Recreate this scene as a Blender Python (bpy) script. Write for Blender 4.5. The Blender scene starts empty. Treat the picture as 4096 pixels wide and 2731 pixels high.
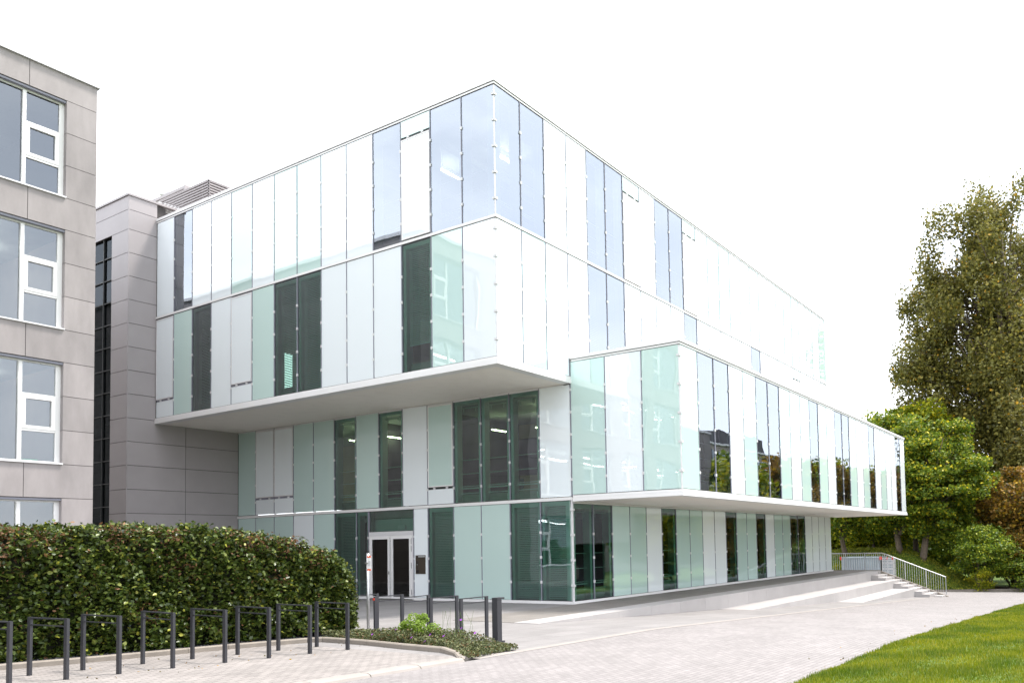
import bpy, math, random
import numpy as np
from mathutils import Vector, Matrix
R = math.radians
rnd = random.Random(7)
rng = np.random.default_rng(11)
S = bpy.context.scene
COL = S.collection

# ------------------------------------------------------------------ camera
FW = Vector((0.84245939, 0.53642923, 0.05005864))
RT = Vector((0.53784630, -0.84280122, -0.02018548))
UP = Vector((-0.03136140, -0.04392931, 0.99854228))
cam_d = bpy.data.cameras.new('camera')
cam = bpy.data.objects.new('camera', cam_d)
COL.objects.link(cam)
cam.matrix_world = Matrix(((RT.x, UP.x, -FW.x, -22.797), (RT.y, UP.y, -FW.y, -15.706), (RT.z, UP.z, -FW.z, 2.011), (0, 0, 0, 1)))
cam_d.sensor_width = 36
cam_d.lens = 3243.383 / 4096 * 36
cam_d.shift_x = (2048 - 2407.176) / 4096
cam_d.shift_y = (2014.137 - 1365.5) / 4096
cam_d.clip_start = 0.05
cam_d.clip_end = 3000
S.camera = cam

# ------------------------------------------------------------------ sky and sun
SUN_EL, SUN_AZ = R(64), R(128)      # azimuth measured from +Y clockwise
w = bpy.data.worlds.new('World')
S.world = w
w.use_nodes = True
nt = w.node_tree
N = nt.nodes
bg = N['Background']
sky = N.new('ShaderNodeTexSky')
sky.sky_type = 'NISHITA'
sky.sun_disc = False
sky.sun_elevation = SUN_EL
sky.sun_rotation = SUN_AZ
sky.dust_density = 2.0
tc = N.new('ShaderNodeTexCoord')
mp = N.new('ShaderNodeMapping'); mp.inputs['Scale'].default_value = (1, 1, 2.6)
nz = N.new('ShaderNodeTexNoise'); nz.inputs['Scale'].default_value = 1.7; nz.inputs['Detail'].default_value = 5; nz.inputs['Roughness'].default_value = .55
rp = N.new('ShaderNodeValToRGB')
rp.color_ramp.elements[0].position = .36; rp.color_ramp.elements[0].color = (.62, .62, .62, 1)
rp.color_ramp.elements[1].position = .56; rp.color_ramp.elements[1].color = (.97, .97, .97, 1)
mx = N.new('ShaderNodeMix'); mx.data_type = 'RGBA'
mx.inputs['B'].default_value = (9.6, 9.9, 10.4, 1)      # bright overcast cloud
L = nt.links.new
L(tc.outputs['Generated'], mp.inputs[0]); L(mp.outputs[0], nz.inputs['Vector'])
L(nz.outputs['Fac'], rp.inputs[0]); L(rp.outputs[0], mx.inputs['Factor'])
L(sky.outputs[0], mx.inputs['A']); L(mx.outputs['Result'], bg.inputs[0])
bg.inputs[1].default_value = .12
sd = bpy.data.lights.new('sun', 'SUN'); sd.energy = 2.7; sd.angle = R(10); sd.color = (1, .95, .88)
sun = bpy.data.objects.new('sun', sd); COL.objects.link(sun)
sdir = Vector((math.sin(SUN_AZ) * math.cos(SUN_EL), math.cos(SUN_AZ) * math.cos(SUN_EL), math.sin(SUN_EL)))
sun.rotation_euler = sdir.to_track_quat('Z', 'Y').to_euler()
S.view_settings.view_transform = 'Standard'
S.view_settings.look = 'None'
S.view_settings.gamma = 1
S.view_settings.exposure = 1.35

# ------------------------------------------------------------------ materials
def newmat(name):
    m = bpy.data.materials.new(name); m.use_nodes = True
    return m, m.node_tree.nodes, m.node_tree.links.new, m.node_tree.nodes['Principled BSDF']

def mat(name, col, rough=.6, metal=0, var=.0, vscale=3, bump=0, bscale=40, spec=.5, coat=0, stretch=None):
    m, N, L, b = newmat(name)
    b.inputs['Roughness'].default_value = rough
    b.inputs['Metallic'].default_value = metal
    b.inputs['Specular IOR Level'].default_value = spec
    b.inputs['Coat Weight'].default_value = coat
    b.inputs['Base Color'].default_value = (*col, 1)
    tc = N.new('ShaderNodeTexCoord')
    src = tc.outputs['Object']
    if stretch:
        mpn = N.new('ShaderNodeMapping'); mpn.inputs['Scale'].default_value = stretch
        L(src, mpn.inputs[0]); src = mpn.outputs[0]
    if var:
        n = N.new('ShaderNodeTexNoise'); n.inputs['Scale'].default_value = vscale; n.inputs['Detail'].default_value = 6; n.inputs['Roughness'].default_value = .6
        r = N.new('ShaderNodeValToRGB')
        r.color_ramp.elements[0].position = .3; r.color_ramp.elements[1].position = .7
        r.color_ramp.elements[0].color = (*[c * (1 - var) for c in col], 1)
        r.color_ramp.elements[1].color = (*[min(1, c * (1 + var)) for c in col], 1)
        L(src, n.inputs['Vector']); L(n.outputs['Fac'], r.inputs[0]); L(r.outputs[0], b.inputs['Base Color'])
    if bump:
        n2 = N.new('ShaderNodeTexNoise'); n2.inputs['Scale'].default_value = bscale; n2.inputs['Detail'].default_value = 4
        bp = N.new('ShaderNodeBump'); bp.inputs['Strength'].default_value = bump; bp.inputs['Distance'].default_value = .01
        L(src, n2.inputs['Vector']); L(n2.outputs['Fac'], bp.inputs['Height']); L(bp.outputs[0], b.inputs['Normal'])
    return m

def island_tone(m, amount):
    """every separate panel of a mesh gets its own slight tone"""
    nt = m.node_tree; N = nt.nodes; L = nt.links.new; b = N['Principled BSDF']
    src = b.inputs['Base Color'].links[0].from_socket
    g = N.new('ShaderNodeNewGeometry'); mr = N.new('ShaderNodeMapRange')
    mr.inputs['To Min'].default_value = 1-amount; mr.inputs['To Max'].default_value = 1+amount
    hs = N.new('ShaderNodeHueSaturation')
    L(g.outputs['Random Per Island'], mr.inputs[0]); L(mr.outputs[0], hs.inputs['Value']); L(src, hs.inputs['Color']); L(hs.outputs[0], b.inputs['Base Color'])
def wavy(N, L, dist, scale=.55):
    tc = N.new('ShaderNodeTexCoord')
    n = N.new('ShaderNodeTexNoise'); n.inputs['Scale'].default_value = scale; n.inputs['Detail'].default_value = 1.5
    oi = N.new('ShaderNodeObjectInfo')
    vm = N.new('ShaderNodeVectorMath'); vm.operation = 'ADD'
    cx = N.new('ShaderNodeCombineXYZ')
    mu = N.new('ShaderNodeMath'); mu.operation = 'MULTIPLY'; mu.inputs[1].default_value = 40
    L(oi.outputs['Random'], mu.inputs[0]); L(mu.outputs[0], cx.inputs[0]); L(mu.outputs[0], cx.inputs[1])
    L(tc.outputs['Object'], vm.inputs[0]); L(cx.outputs[0], vm.inputs[1])
    bp = N.new('ShaderNodeBump'); bp.inputs['Strength'].default_value = 1; bp.inputs['Distance'].default_value = dist
    L(vm.outputs[0], n.inputs['Vector']); L(n.outputs['Fac'], bp.inputs['Height'])
    return bp.outputs[0]

def painted_glass(name, col, ior=2.6, dist=.010):
    """back painted glass: diffuse layer under a sharp, slightly wavy reflection"""
    m, N, L, b = newmat(name)
    out = N['Material Output']
    N.remove(b)
    d = N.new('ShaderNodeBsdfDiffuse'); d.inputs[0].default_value = (*col, 1)
    # slight tone shift from pane to pane
    oi = N.new('ShaderNodeObjectInfo'); mr = N.new('ShaderNodeMapRange')
    mr.inputs['To Min'].default_value = .93; mr.inputs['To Max'].default_value = 1.04
    hs = N.new('ShaderNodeHueSaturation'); hs.inputs['Color'].default_value = (*col, 1)
    L(oi.outputs['Random'], mr.inputs[0]); L(mr.outputs[0], hs.inputs['Value']); L(hs.outputs[0], d.inputs[0])
    g = N.new('ShaderNodeBsdfGlossy'); g.inputs['Roughness'].default_value = .015; g.inputs[0].default_value = (.88, .95, .97, 1)
    f = N.new('ShaderNodeFresnel'); f.inputs['IOR'].default_value = ior
    mxs = N.new('ShaderNodeMixShader')
    nrm = wavy(N, L, dist)
    L(nrm, g.inputs['Normal']); L(nrm, f.inputs['Normal'])
    L(f.outputs[0], mxs.inputs[0]); L(d.outputs[0], mxs.inputs[1]); L(g.outputs[0], mxs.inputs[2]); L(mxs.outputs[0], out.inputs[0])
    return m

def clear_glass(name, tint=(.42, .74, .60), ior=2.35, refl=(.82, .90, 1.0), dist=.012):
    m, N, L, b = newmat(name)
    out = N['Material Output']
    N.remove(b)
    t = N.new('ShaderNodeBsdfTransparent'); t.inputs[0].default_value = (*tint, 1)
    g = N.new('ShaderNodeBsdfGlossy'); g.inputs['Roughness'].default_value = .005; g.inputs[0].default_value = (*refl, 1)
    f = N.new('ShaderNodeFresnel'); f.inputs['IOR'].default_value = ior
    mxs = N.new('ShaderNodeMixShader')
    nrm = wavy(N, L, dist)
    L(nrm, g.inputs['Normal']); L(nrm, f.inputs['Normal'])
    L(f.outputs[0], mxs.inputs[0]); L(t.outputs[0], mxs.inputs[1]); L(g.outputs[0], mxs.inputs[2]); L(mxs.outputs[0], out.inputs[0])
    return m

def emis(name, col, s):
    m, N, L, b = newmat(name)
    b.inputs['Emission Color'].default_value = (*col, 1); b.inputs['Emission Strength'].default_value = s
    b.inputs['Base Color'].default_value = (*col, 1)
    return m

def paving(name, col, bw, bh, mortar, mcol, rot=0, var=.12, rough=.85, offset=.5, bump=.3):
    m, N, L, b = newmat(name)
    tc = N.new('ShaderNodeTexCoord'); mpn = N.new('ShaderNodeMapping'); mpn.inputs['Rotation'].default_value = (0, 0, rot)
    br = N.new('ShaderNodeTexBrick'); br.offset = offset
    br.inputs['Scale'].default_value = 1; br.inputs['Mortar Size'].default_value = mortar; br.inputs['Mortar Smooth'].default_value = .3
    br.inputs['Brick Width'].default_value = bw; br.inputs['Row Height'].default_value = bh
    br.inputs['Color1'].default_value = (*[c * (1 - var) for c in col], 1)
    br.inputs['Color2'].default_value = (*[c * (1 + var) for c in col], 1)
    br.inputs['Mortar'].default_value = (*mcol, 1)
    n = N.new('ShaderNodeTexNoise'); n.inputs['Scale'].default_value = .8; n.inputs['Detail'].default_value = 8; n.inputs['Roughness'].default_value = .65
    r = N.new('ShaderNodeValToRGB'); r.color_ramp.elements[0].position = .32; r.color_ramp.elements[1].position = .68
    r.color_ramp.elements[0].color = (.86, .85, .84, 1); r.color_ramp.elements[1].color = (1.07, 1.06, 1.05, 1)
    n2 = N.new('ShaderNodeTexNoise'); n2.inputs['Scale'].default_value = 60; n2.inputs['Detail'].default_value = 3
    r2 = N.new('ShaderNodeValToRGB'); r2.color_ramp.elements[0].position = .3; r2.color_ramp.elements[1].position = .7
    r2.color_ramp.elements[0].color = (.88, .88, .88, 1); r2.color_ramp.elements[1].color = (1.1, 1.1, 1.1, 1)
    mu = N.new('ShaderNodeMix'); mu.data_type = 'RGBA'; mu.blend_type = 'MULTIPLY'; mu.inputs['Factor'].default_value = 1
    mu2 = N.new('ShaderNodeMix'); mu2.data_type = 'RGBA'; mu2.blend_type = 'MULTIPLY'; mu2.inputs['Factor'].default_value = 1
    L(tc.outputs['Object'], mpn.inputs[0]); L(mpn.outputs[0], br.inputs['Vector']); L(tc.outputs['Object'], n.inputs['Vector']); L(tc.outputs['Object'], n2.inputs['Vector'])
    L(n.outputs['Fac'], r.inputs[0]); L(n2.outputs['Fac'], r2.inputs[0])
    L(br.outputs['Color'], mu.inputs['A']); L(r.outputs[0], mu.inputs['B'])
    L(mu.outputs['Result'], mu2.inputs['A']); L(r2.outputs[0], mu2.inputs['B'])
    L(mu2.outputs['Result'], b.inputs['Base Color'])
    bp = N.new('ShaderNodeBump'); bp.inputs['Strength'].default_value = bump; bp.inputs['Distance'].default_value = .006; bp.invert = True
    L(br.outputs['Fac'], bp.inputs['Height']); L(bp.outputs[0], b.inputs['Normal'])
    b.inputs['Roughness'].default_value = rough
    return m

def leafmat(name, cols, rough=.5, trans=.25, patch=0):
    """each leaf gets one of the colours; leaves are slightly translucent"""
    m, N, L, b = newmat(name)
    g = N.new('ShaderNodeNewGeometry'); r = N.new('ShaderNodeValToRGB'); r.color_ramp.interpolation = 'CONSTANT'
    els = r.color_ramp.elements
    tot = sum(c[0] for c in cols); p = 0
    for i, (wt, c) in enumerate(cols):
        if i < 2:
            e = els[i]; e.position = p
        else:
            e = els.new(p)
        e.color = (*c, 1); p += wt / tot
    L(g.outputs['Random Per Island'], r.inputs[0])
    col = r.outputs[0]
    if patch:      # drier and lusher patches across the lawn
        tc = N.new('ShaderNodeTexCoord'); nz = N.new('ShaderNodeTexNoise'); nz.inputs['Scale'].default_value = .9; nz.inputs['Detail'].default_value = 6
        cr = N.new('ShaderNodeValToRGB'); cr.color_ramp.elements[0].position = .36; cr.color_ramp.elements[1].position = .62
        cr.color_ramp.elements[0].color = (.62, .72, .8, 1); cr.color_ramp.elements[1].color = (1.35, 1.12, .9, 1)
        mm = N.new('ShaderNodeMix'); mm.data_type = 'RGBA'; mm.blend_type = 'MULTIPLY'; mm.inputs['Factor'].default_value = patch
        L(tc.outputs['Object'], nz.inputs['Vector']); L(nz.outputs['Fac'], cr.inputs[0]); L(col, mm.inputs['A']); L(cr.outputs[0], mm.inputs['B']); col = mm.outputs['Result']
    L(col, b.inputs['Base Color'])
    b.inputs['Roughness'].default_value = rough
    b.inputs['Specular IOR Level'].default_value = .35
    t = N.new('ShaderNodeBsdfTranslucent'); L(col, t.inputs[0])
    ms = N.new('ShaderNodeMixShader'); ms.inputs[0].default_value = trans
    L(b.outputs[0], ms.inputs[1]); L(t.outputs[0], ms.inputs[2]); L(ms.outputs[0], N['Material Output'].inputs[0])
    return m

M = {}
M['white_pane'] = painted_glass('white_pane', (.76, .81, .835))
M['mint_pane'] = painted_glass('mint_pane', (.48, .63, .59))
M['clear'] = clear_glass('clear')
M['sky_bright_clear'] = clear_glass('sky_bright_glass', (.46, .62, .66), 4.0, (.84, .91, 1.0), .008)  # clear glass again, reflection raised to stand in for a brighter sky
M['house_glass'] = clear_glass('house_glass', (.62, .70, .72), 2.35, (.80, .87, .96))
M['dark_glass'] = clear_glass('dark_glass', (.20, .24, .26), 1.45, (.45, .5, .55), .004)
M['door_glass'] = clear_glass('door_glass', (.45, .45, .44), 1.6, (.8, .8, .8), .002)
M['alu'] = mat('aluminium', (.22, .22, .26), .6, 0, spec=.2)
M['alu_light'] = mat('light_aluminium', (.62, .61, .62), .4, .15)
M['white'] = mat('white_coated_metal', (.68, .67, .665), .45, var=.03, vscale=1)
M['clipmat'] = mat('clip_metal', (.55, .545, .55), .4)
M['gasket'] = mat('black_gasket', (.015, .017, .018), .5)
M['soffit'] = mat('soffit_render', (.76, .715, .66), .8, var=.03, vscale=2, bump=.1, bscale=120)
M['panel'] = mat('grey_cladding', (.295, .268, .272), .42, .0, var=.05, vscale=.8, spec=.6)
M['joint'] = mat('dark_joint', (.05, .045, .045), .9)
M['concrete'] = mat('fair_concrete', (.252, .228, .226), .75, var=.17, vscale=1.6, bump=.15, bscale=60, stretch=(1, 1, .35))
island_tone(M['concrete'], .09); island_tone(M['panel'], .03)
M['raw_concrete'] = mat('raw_concrete', (.33, .32, .28), .85, var=.15, vscale=1.5, bump=.3, bscale=30)
M['interior'] = mat('interior_plaster', (.46, .37, .23), .85, var=.1, vscale=.5)
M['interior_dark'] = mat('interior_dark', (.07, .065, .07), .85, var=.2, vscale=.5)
M['ceiling'] = mat('ribbed_ceiling', (.30, .31, .31), .8, var=.15, vscale=1)
M['blind'] = mat('blind_slat', (.55, .59, .57), .5, .2)
M['reveal'] = mat('window_reveal', (.60, .64, .62), .6)
M['rail'] = mat('inner_rail', (.72, .76, .75), .35, .2)
M['steel'] = mat('galvanised_steel', (.48, .48, .49), .38, .75, var=.15, vscale=12)
M['anthracite'] = mat('anthracite_steel', (.034, .034, .040), .42, .2, bump=.05, bscale=200)
M['lamp'] = emis('strip_lamp', (1, .82, .52), 11)
M['lamp_dim'] = emis('dim_strip_lamp', (1, .93, .82), 7)
M['red'] = mat('red_paint', (.55, .04, .02), .5)
M['orange'] = mat('orange_red_print', (.75, .10, .03), .5)
M['paper'] = mat('white_print', (.75, .74, .73), .5)
M['intercom'] = mat('intercom_plate', (.085, .07, .055), .35, .6)
M['black'] = mat('black_plastic', (.01, .01, .012), .4)
M['chair'] = mat('green_chair_shell', (.01, .07, .06), .4)
M['screen'] = mat('dark_screen', (.006, .008, .02), .35)
M['slabs'] = paving('large_paving_slabs', (.192, .182, .180), 1.2, .6, .008, (.115, .107, .105), 0, .07)
M['terrace_slabs'] = paving('terrace_slabs', (.165, .152, .14), .8, .4, .008, (.12, .11, .10), 0, .07)
M['blocks'] = paving('block_paving', (.205, .190, .188), .20, .10, .007, (.11, .10, .098), 0, .10)
M['blocks2'] = paving('block_paving_bikes', (.222, .203, .192), .22, .11, .008, (.08, .072, .068), 0, .13)
M['pale'] = mat('pale_precast', (.32, .302, .296), .75, var=.06, vscale=1.2, bump=.1, bscale=80)
island_tone(M['pale'], .05)
M['kerb'] = mat('kerb_concrete', (.205, .178, .15), .85, var=.14, vscale=3, bump=.3, bscale=60)
M['gutter'] = mat('gutter_concrete', (.235, .212, .195), .85, var=.08, vscale=2, bump=.2, bscale=50)
M['earth'] = mat('dark_gravel', (.035, .035, .04), .95, var=.4, vscale=20, bump=1, bscale=40)
M['mulch'] = mat('brown_mulch', (.12, .07, .045), .95, var=.4, vscale=4, bump=1, bscale=20)
M['turf'] = mat('turf', (.060, .105, .004), .95, var=.25, vscale=1.2, bump=.5, bscale=30)
M['bark'] = mat('bark', (.11, .085, .06), .95, var=.35, vscale=6, bump=.8, bscale=12)
M['container'] = mat('grey_blue_container', (.30, .35, .385), .5, .2, var=.1, vscale=2)
M['beige_wall'] = mat('beige_wall', (.36, .31, .28), .85, var=.08, vscale=1)
M['hedge'] = leafmat('hedge_leaves', [(30, (0.038, 0.062, 0.011)), (28, (0.062, 0.090, 0.014)), (16, (0.095, 0.125, 0.023)), (8, (0.157, 0.180, 0.036)), (3, (0.269, 0.270, 0.036)), (12, (0.022, 0.036, 0.009))], .36, .22)
M['maple'] = leafmat('maple_leaves', [(32, (0.116, 0.176, 0.013)), (26, (0.171, 0.227, 0.016)), (12, (0.341, 0.338, 0.018)), (6, (0.600, 0.494, 0.024)), (24, (0.065, 0.111, 0.010))], .55, .35)
M['yellow_tree'] = leafmat('yellow_green_leaves', [(30, (0.224, 0.265, 0.012)), (25, (0.370, 0.366, 0.014)), (20, (0.119, 0.164, 0.012)), (10, (0.528, 0.430, 0.020))], .55, .45)
M['big'] = leafmat('dark_hanging_leaves', [(40, (0.147, 0.140, 0.032)), (30, (0.196, 0.181, 0.041)), (14, (0.280, 0.231, 0.045)), (2, (0.532, 0.300, 0.027)), (14, (0.084, 0.085, 0.027))], .5, .3)
M['brown'] = leafmat('autumn_leaves', [(30, (0.229, 0.124, 0.022)), (25, (0.306, 0.175, 0.025)), (20, (0.122, 0.109, 0.018)), (10, (0.458, 0.291, 0.020)), (15, (0.091, 0.072, 0.018))], .6, .3)
M['bush'] = leafmat('bush_leaves', [(35, (0.091, 0.154, 0.013)), (30, (0.182, 0.251, 0.016)), (15, (0.325, 0.341, 0.020)), (15, (0.052, 0.090, 0.011))], .5, .3)
M['cover'] = leafmat('ground_cover_leaves', [(40, (0.150, 0.198, 0.018)), (30, (0.240, 0.265, 0.023)), (15, (0.390, 0.344, 0.032)), (10, (0.075, 0.106, 0.013))], .6, .3)
M['bed'] = leafmat('bed_leaves', [(40, (.07, .085, .03)), (25, (.11, .12, .04)), (15, (.15, .16, .07)), (12, (.13, .08, .03)), (10, (.03, .04, .015))], .6, .25)
M['hedge_brown'] = leafmat('dry_hedge_leaves', [(40, (.17, .085, .040)), (30, (.24, .13, .06)), (20, (.11, .055, .03))], .6, .3)
M['lime'] = leafmat('lime_leaves', [(40, (.17, .26, .03)), (40, (.24, .34, .05)), (20, (.15, .24, .025))], .5, .4)
M['grass'] = leafmat('grass_blades', [(35, (.095, .150, .003)), (35, (.145, .195, .004)), (20, (.21, .24, .008)), (6, (.26, .26, .05))], .6, .4, patch=1)
M['purple'] = mat('purple_petals', (.28, .02, .42), .6)
M['stem'] = mat('green_stem', (.08, .13, .03), .7)

# ------------------------------------------------------------------ helpers
class MB:
    def __init__(s): s.v = []; s.f = []
    def box(s, x0, x1, y0, y1, z0, z1):
        if x0 > x1: x0, x1 = x1, x0
        if y0 > y1: y0, y1 = y1, y0
        if z0 > z1: z0, z1 = z1, z0
        n = len(s.v)
        s.v += [(x0, y0, z0), (x1, y0, z0), (x1, y1, z0), (x0, y1, z0), (x0, y0, z1), (x1, y0, z1), (x1, y1, z1), (x0, y1, z1)]
        s.f += [(n, n+3, n+2, n+1), (n+4, n+5, n+6, n+7), (n, n+1, n+5, n+4), (n+1, n+2, n+6, n+5), (n+2, n+3, n+7, n+6), (n+3, n, n+4, n+7)]
        return s
    def poly(s, pts):
        n = len(s.v); s.v += [tuple(p) for p in pts]; s.f.append(tuple(range(n, n+len(pts)))); return s
    def prism(s, pts2, z0, z1):
        """vertical prism over a ccw plan outline; z0/z1 numbers or lists"""
        k = len(pts2); n = len(s.v)
        a = z0 if isinstance(z0, (list, tuple)) else [z0]*k
        b = z1 if isinstance(z1, (list, tuple)) else [z1]*k
        s.v += [(p[0], p[1], a[i]) for i, p in enumerate(pts2)] + [(p[0], p[1], b[i]) for i, p in enumerate(pts2)]
        s.f.append(tuple(range(n+k-1, n-1, -1))); s.f.append(tuple(range(n+k, n+2*k)))
        for i in range(k):
            j = (i+1) % k; s.f.append((n+i, n+j, n+k+j, n+k+i))
        return s
    def tube(s, pts, rads, sides=8):
        pts = [Vector(p) for p in pts]
        if not isinstance(rads, (list, tuple)): rads = [rads]*len(pts)
        n = len(s.v)
        for i, p in enumerate(pts):
            d = (pts[min(i+1, len(pts)-1)] - pts[max(i-1, 0)]).normalized()
            a = d.cross(Vector((0, 0, 1)))
            if a.length < .01: a = d.cross(Vector((1, 0, 0)))
            a.normalize(); b = d.cross(a)
            for k in range(sides):
                t = 2*math.pi*k/sides
                s.v.append(tuple(p + (a*math.cos(t) + b*math.sin(t))*rads[i]))
        for i in range(len(pts)-1):
            for k in range(sides):
                k2 = (k+1) % sides
                s.f.append((n+i*sides+k, n+i*sides+k2, n+(i+1)*sides+k2, n+(i+1)*sides+k))
        s.f.append(tuple(n+k for k in range(sides-1, -1, -1)))
        s.f.append(tuple(n+(len(pts)-1)*sides+k for k in range(sides)))
        return s
    def build(s, name, m, parent=None, smooth=False, origin=None):
        me = bpy.data.meshes.new(name)
        v = s.v
        if origin: v = [(p[0]-origin[0], p[1]-origin[1], p[2]-origin[2]) for p in v]
        me.from_pydata(v, [], s.f); me.update()
        if smooth: me.polygons.foreach_set('use_smooth', [True]*len(me.polygons))
        o = bpy.data.objects.new(name, me); COL.objects.link(o)
        me.materials.append(M[m] if isinstance(m, str) else m)
        if origin: o.location = origin
        if parent:
            o.parent = parent
            if not origin:
                o.matrix_parent_inverse = Matrix.Translation(-Vector(parent.location)) if parent.type == 'EMPTY' and parent.rotation_euler.z == 0 else Matrix.Identity(4)
        return o

def tag(o, label=None, cat=None, group=None, kind=None):
    if label: o['label'] = label
    if cat: o['category'] = cat
    if group: o['group'] = group
    if kind: o['kind'] = kind
    return o
def thing(name, label, cat, loc=(0, 0, 0), group=None):
    o = bpy.data.objects.new(name, None); COL.objects.link(o); o.location = loc; o.empty_display_size = .3
    return tag(o, label, cat, group)
def part_label(o, t): o['label'] = t; return o
def copy_tree(o, parent=None):
    c = o.copy(); COL.objects.link(c)
    if parent: c.parent = parent
    for ch in list(o.children): copy_tree(ch, c)
    return c
def leaves(name, C, size, m, parent=None, shape='leaf', up=0, aspect=1.6):
    """C: (n,3) leaf centres. Each leaf is a small folded blade of its own."""
    n = len(C)
    d = rng.normal(size=(n, 3)); d[:, 2] = d[:, 2]*(.6)
    d /= np.linalg.norm(d, axis=1)[:, None]
    q = rng.normal(size=(n, 3)); q[:, 2] += up
    a = np.cross(d, q); a /= np.linalg.norm(a, axis=1)[:, None]
    nn = np.cross(a, d)
    sz = (size*rng.uniform(.65, 1.3, n))[:, None]
    w = sz/aspect
    if shape == 'leaf':     # six vertices, two quads folded along the midrib
        v = np.stack([C-d*sz*.5, C-d*sz*.12+a*w*.5+nn*w*.16, C+d*sz*.28+a*w*.36+nn*w*.12, C+d*sz*.55, C+d*sz*.28-a*w*.36+nn*w*.12, C-d*sz*.12-a*w*.5+nn*w*.16], 1)
        k = 6; fs = [[0, 1, 2, 3], [0, 3, 4, 5]]
    else:                   # diamond
        v = np.stack([C-d*sz*.5, C+a*w*.5, C+d*sz*.5, C-a*w*.5], 1)
        k = 4; fs = [[0, 1, 2, 3]]
    V = v.reshape(-1, 3)
    F = (np.arange(n)[:, None, None]*k + np.array(fs)[None]).reshape(-1)
    nf = n*len(fs)
    me = bpy.data.meshes.new(name)
    me.vertices.add(len(V)); me.vertices.foreach_set('co', V.astype(np.float32).ravel())
    me.loops.add(nf*4); me.loops.foreach_set('vertex_index', F.astype(np.int32))
    me.polygons.add(nf); me.polygons.foreach_set('loop_start', np.arange(0, nf*4, 4, dtype=np.int32))
    me.update(); me.validate()
    o = bpy.data.objects.new(name, me); COL.objects.link(o); me.materials.append(M[m])
    if parent:
        o.parent = parent
        o.matrix_parent_inverse = Matrix.Translation(-Vector(parent.location))
    return o
def zr(x): return .018*(-6-x) if x < -6 else max(-.043*(x+6), -2.4)
def zg(x, y):
    if x < -6 or y < -2.95 or x > 30: return zr(x)
    return 0.

# ------------------------------------------------------------------ ground
XS = [-70, -40, -22, -12.2, -9, -6, -3, 0, 5, 10, 15, 20, 25, 30.2, 36, 42, 49.8]
def sheet(name, m, y0f, y1f, xs, dz, kind='structure', ny=1):
    b = MB()
    for i in range(len(xs)-1):
        a, c = xs[i], xs[i+1]
        for k in range(ny):
            ys = [y0f(a)+(y1f(a)-y0f(a))*k/ny, y0f(c)+(y1f(c)-y0f(c))*k/ny, y0f(c)+(y1f(c)-y0f(c))*(k+1)/ny, y0f(a)+(y1f(a)-y0f(a))*(k+1)/ny]
            b.poly([(a, ys[0], zr(a)+dz), (c, ys[1], zr(c)+dz), (c, ys[2], zr(c)+dz), (a, ys[3], zr(a)+dz)])
    o = b.build(name, m); o['kind'] = kind
    return o
g = MB(); g.poly([(-1500, -1500, -2.9), (1500, -1500, -2.9), (1500, 1500, -2.9), (-1500, 1500, -2.9)])
g.build('ground', 'turf')['kind'] = 'structure'
sheet('road', 'blocks', lambda x: -12.0, lambda x: -6.45, XS, .000)
sheet('road_bend', 'blocks', lambda x: -6.45 if x > 30 else -6.3, lambda x: 9.0, [30.2, 36, 42, 49.8], -.006)
sheet('gutter', 'gutter', lambda x: -6.45, lambda x: -6.23, [x for x in XS if x >= -12.2 and x < 31], .004)
# low rounded kerb where the bike area meets the road
kb = MB()
for i in range(60):
    x0, x1 = -12.6-(i+1), -12.6-i
    z0, z1 = zr(x0), zr(x1)
    yy = -6.3
    prof = [(-.16, .0), (-.14, .035), (-.08, .055), (.08, .055), (.13, .04), (.15, .0)]
    n = len(kb.v)
    for (x, z) in ((x0+.006, z0), (x1-.006, z1)):
        kb.v += [(x, yy+p[0], z+p[1]) for p in prof]
    for k in range(5): kb.f.append((n+k, n+6+k, n+7+k, n+k+1))
kb.build('flush_kerb', 'gutter')['kind'] = 'structure'
# plaza: slabs south of the steps follow the road, north of them stay level
sheet('plaza', 'slabs', lambda x: -6.23, lambda x: -2.94, [x for x in XS if x >= -12.2 and x < 31], .002)
pz = MB()
pz.poly([(-12.2, -2.94, zr(-12.2)+.002), (-6, -2.94, .002), (-6, 19, .002), (-12.2, 19, zr(-12.2)+.002)])
pz.poly([(-6, -2.2, .002), (.02, -2.2, .002), (.02, 19, .002), (-6, 19, .002)])
pz.poly([(-70, -.4, zr(-70)+.002), (-12.2, -.4, zr(-12.2)+.002), (-12.2, 60, zr(-12.2)+.002), (-70, 60, zr(-70)+.002)])
pz.poly([(-12.2, 19, .11), (-6, 19, .002), (-6, 60, .002), (-12.2, 60, .11)])
pz.build('plaza_court', 'slabs')['kind'] = 'structure'
sheet('bike_area', 'blocks2', lambda x: -6.15, lambda x: -.38, [-70, -40, -22, -12.2], .004)
# lawn
lw = MB()
xs = [-70, -30, -12, -6, 0, 8, 16, 24, 32, 40, 49.8, 140]
for i in range(len(xs)-1):
    a, c = xs[i], xs[i+1]
    ed = -12.0
    for (y0, y1, d0, d1) in ((-12.35, ed, .055, .01), (-17, -12.35, .10, .055), (-60, -17, .2, .10)):
        lw.poly([(a, y0, zr(a)+d0), (c, y0, zr(c)+d0), (c, y1, zr(c)+d1), (a, y1, zr(a)+d1)])
lw.build('lawn', 'turf')['kind'] = 'structure'
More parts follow.
